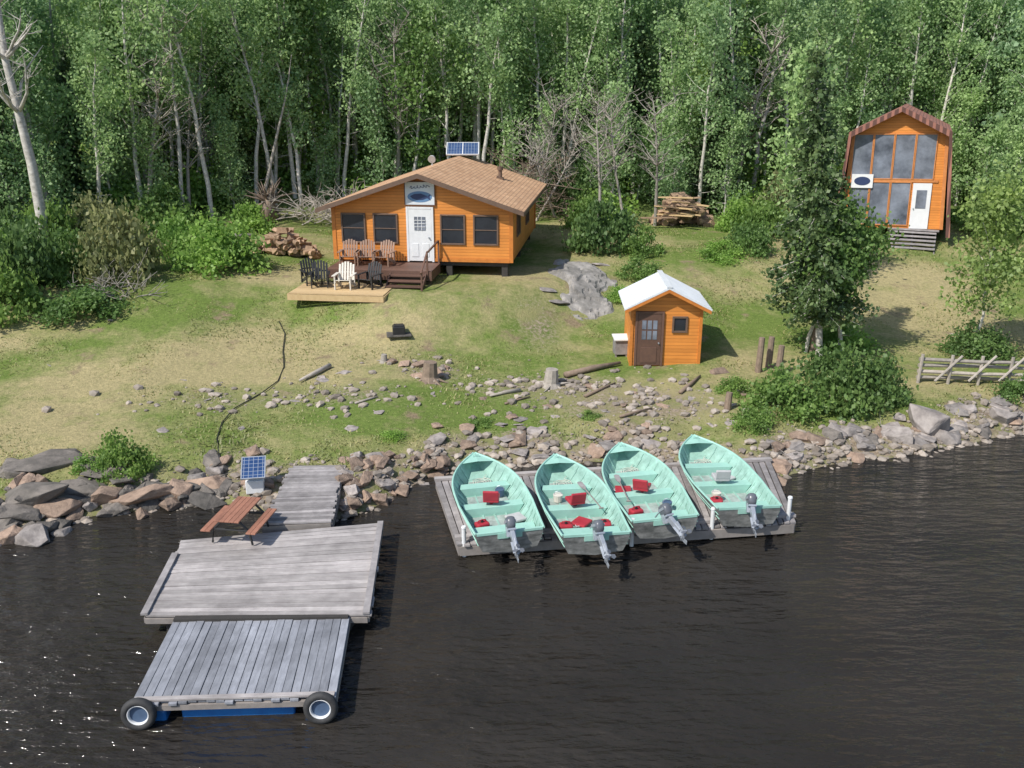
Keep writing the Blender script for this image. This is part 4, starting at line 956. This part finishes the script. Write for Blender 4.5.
    mb=MB(); mb.tube([(0,0,0),(0,0,.16)],[.09,.11],12); mb.tube([(0,0,.16),(0,0,.155)],[.095,.09],12,cap=False); bk=thing('bailing_bucket','small pale bailing bucket on the boat floor','bucket',Tm@Vector(((.3,-.25,.35,-.3)[i],(.62,.60,.28,.30)[i]*BL,.16)),0,group='bailing buckets in the boats'); part('body',mb,M['cream' if i%2 else 'hub'],bk,smooth=False)
    mb=MB(); mb.tube([(-.10,0,.15),(-.06,0,.22),(0,0,.24),(.06,0,.22),(.10,0,.15)],.007,5); part('handle',mb,M['silver'],bk)
# ---------------------------------------------------------------- picnic table
zt=.415; tp=flat(238,540,zt); tb=thing('picnic_table','red brown picnic table with black frame on dock','picnic table',tp+Vector((0,.22,0)),rad(-8)); tb.scale=(.68,.66,.78)
mb=MB()
for i in range(5): mb.box((-.30+i*.15,0,.74),(.142,1.7,.04))
part('tabletop',mb,M['redwood'],tb,bev=.006)
for s in(-1,1):
    mb=MB()
    for i in range(2): mb.box((s*(.62+i*.15),0,.44),(.142,1.7,.04))
    part('bench',mb,M['redwood'],tb,bev=.006)
for y in(-.6,.6):
    mb=MB()
    for s in(-1,1): mb.tube([(s*.2,y,.72),(s*.55,y,.40),(s*.62,y,.02)],.035,8)
    mb.tube([(-.8,y,.41),(.8,y,.41)],.035,8); part('leg',mb,M['black'],tb)
sp0=site(256,492); so=thing('solar_charger','small solar panel on white box beside gangway','solar panel',sp0,rad(10)); so.scale=(.8,.8,.85)
mb=MB(); mb.box((0,0,0),(.62,.7,.03)); pn=part('panel',mb,M['solar'],so,(0,-.05,.72),(rad(30),0,0))
mb=MB()
for s in(-1,1): mb.box((s*.325,0,0),(.03,.76,.05)); mb.box((0,s*.365,0),(.62,.03,.045))
part('frame',mb,M['silver'],pn)
mb=MB(); mb.box((0,.0,.2),(.5,.4,.38)); part('battery_box',mb,M['white'],so,bev=.02)
for x in(-.25,.25): mb=MB(); mb.beam((x,.15,.0),(x,.18,.8),.035,.035); part('stand',mb,M['beam'],so)
# ---------------------------------------------------------------- small things
hp=[(279,322),(285,335),(283,352),(284,368),(278,382),(262,394),(248,402),(234,410),(222,424),(217,440),(219,455),(224,470)]
mb=MB(); pts=[]
o0=site(*hp[0])
for a in hp: p=site(*a); pts.append(p-o0+Vector((0,0,.03)))
mb.tube(pts,.016,6); thing('water_hose','thin black water hose snaking over the lawn','hose',o0,mesh=mb.mesh('water_hose',M['black'],True))
fp=thing('fire_pit','black steel fire box on stones in the lawn','fire pit',site(399,336),rad(10)); fp.scale=(.8,.8,.8)
mb=MB(); mb.box((0,0,.22),(.5,.45,.36)); mb.box((0,0,.42),(.42,.36,.06)); part('body',mb,M['black'],fp,bev=.03)
mb=MB(); mb.box((0,0,.03),(1.0,.7,.08)); part('base',mb,M['rockdark'],fp,bev=.03)
def stump(px,py,s,label,mat='dead'):
    rng=random.Random(px); mb=MB(); mb.tube([(0,0,-.1),(0,0,.15),(.03,0,.62)],[.42,.27,.22],10)
    for i in range(7):
        a=i*.9; limb(mb,(0,0,.1),(math.cos(a),math.sin(a),-.12),.7,.1,rng,4,-.1,.2,5)
    o=thing('tree_stump',label,'stump',site(px,py),mesh=mb.mesh('tree_stump',M[mat],False)); o.scale=(s,)*3
stump(551,386,.85,'pale grey cut tree stump near the shore'); stump(430,380,.9,'old brown stump among stones','deadbrown'); stump(384,362,.4,'small grey stump in the lawn')
for px,py,h_ in ((758,372,1.1),(768,368,1.0),(778,374,.9),(727,410,.5),(812,352,1.0)):
    mb=MB(); mb.tube([(0,0,-.2),(.02,0,h_*.5),(0.04,.02,h_)],[.11,.10,.09],9); thing('wooden_post','rough brown wooden post near the shore shrubs','post',site(px,py),group='rough posts near the shrubs',mesh=mb.mesh('wooden_post',M['deadbrown']))
def glog(a,b,r,label,mat='deadbrown'):
    A=site(*a);B=site(*b); mb=MB(); mid_=(B-A)/2+Vector((.05,.05,r*1.2)); mb.tube([(0,0,r),mid_,(B-A)+Vector((0,0,r))],[r,r*.9,r*.5],8); thing('fallen_log',label,'log',A,mesh=mb.mesh('fallen_log',M[mat],True))
glog((565,378),(620,366),.10,'brown fallen log beside the shed'); glog((520,392),(490,398),.06,'thin driftwood branch on the ground','dead'); glog((680,395),(700,378),.06,'thin branch on the ground'); glog((330,368),(300,383),.08,'pale driftwood on the lawn','dead'); glog((205,242),(255,238),.13,'grey fallen log at forest edge','dead')
glog((585,398),(615,385),.05,'thin bent branch on the ground'); glog((505,405),(530,398),.035,'thin dry twig on the bare ground'); glog((355,405),(378,398),.035,'thin dry twig on the bare ground','dead'); glog((620,418),(652,410),.04,'thin dry twig on the bare ground')
mb=MB(); mb.poly([(-.12,-.06),(.12,-.07),(.06,.09),(-.05,.1)],-.22,.22); fw=mb.mesh('firewood_log',M['log'])
mb=MB(); mb.tube([(0,-.22,0),(0,.22,0)],[.10,.09],9); fw2=mb.mesh('firewood_log',M['log'])
def pile(px,py,w_,h_,n_,label,group,s0=1):
    c_=site(px,py)
    for i in range(n_):
        x=RN.uniform(-1,1); y=RN.uniform(-.6,.6); zz=RN.random()*max(0,(1-abs(x)**1.5))*h_
        o=bpy.data.objects.new('firewood_log',RN.choice([fw,fw2])); COL.objects.link(o)
        X_,Y_=c_.x+x*w_,c_.y+y*w_*.7; o.location=(X_,Y_,H(X_,Y_)+.08+zz); o.rotation_euler=(RN.uniform(-.4,.4),RN.uniform(0,3),RN.uniform(0,3.14)); o.scale=(s0,)*3
        o['label']=label; o['category']='firewood'; o['group']=group
pile(287,254,1.2,.95,120,'split log in a loose firewood heap','firewood heap beside the cabin',1.05)
pile(682,224,1.2,1.3,90,'sawn log in a heap at the forest edge','log heap at the forest edge',1.7)
for i in range(10):
    p=site(675+RN.uniform(-18,18),228); mb=MB(); mb.beam((-.9,0,.5+.1*i),(.9,RN.uniform(-.4,.4),.45+.1*i+RN.uniform(-.25,.25)),.2,.05); thing('lumber_board','tan board lying on the log heap','board',p,RN.uniform(-.5,.5),group='boards on the log heap',mesh=mb.mesh('lumber_board',M['tan' if i%2 else 'log']))
fe=thing('rail_fence','grey split rail fence beside the rocky bank','fence',(0,0,0)); A=site(916,382);B=site(1035,386); fe.location=A; dv=B-A
for i in range(4):
    mb=MB(); mb.tube([(0,0,.15+i*.19),tuple(dv*.5+Vector((0,.1*(-1)**i,.15+i*.19))),tuple(dv+Vector((0,0,.15+i*.19)))],[.06,.055,.05],7)
    part('rail',mb,M['dead'],fe)
for t in(.0,.25,.5,.75,1.0):
    mb=MB(); p=dv*t; mb.tube([(p.x,p.y-.1,p.z-.2),(p.x+.05,p.y-.08,p.z+.9)],.05,7); part('post',mb,M['dead'],fe)
for t in (.12,.4,.65):
    mb=MB(); p=dv*t; mb.tube([(p.x,p.y-.25,.1),(p.x+.8,p.y-.1,.85)],.04,7); part('brace',mb,M['dead'],fe)
# ---------------------------------------------------------------- light & camera
w_=bpy.data.worlds.new('World'); scene.world=w_; w_.use_nodes=True; nt=w_.node_tree
sk=nt.nodes.new('ShaderNodeTexSky'); sk.sky_type='NISHITA'; sk.sun_disc=False
dv=Vector((.66,.58,-1.0)).normalized(); el=math.asin(-dv.z); sk.sun_elevation=el; sk.sun_rotation=math.atan2(-dv.x,-dv.y)%(2*math.pi)
bg=nt.nodes['Background']; bg.inputs[1].default_value=.15; nt.links.new(sk.outputs[0],bg.inputs[0])
sd_=bpy.data.lights.new('sun','SUN'); sd_.energy=5.0; sd_.angle=rad(.5); sd_.color=(1,.95,.87); so_=bpy.data.objects.new('sun',sd_); COL.objects.link(so_); so_.rotation_euler=dv.to_track_quat('-Z','Y').to_euler()
cam=bpy.data.cameras.new('camera'); co_=bpy.data.objects.new('camera',cam); COL.objects.link(co_); cam.sensor_width=36; cam.lens=36*FP/1024; cam.clip_end=3000
co_.location=(0,0,CH); co_.rotation_euler=(math.pi/2-PT,0,0); scene.camera=co_
scene.view_settings.view_transform='Standard'; scene.view_settings.look='None'; scene.view_settings.exposure=0
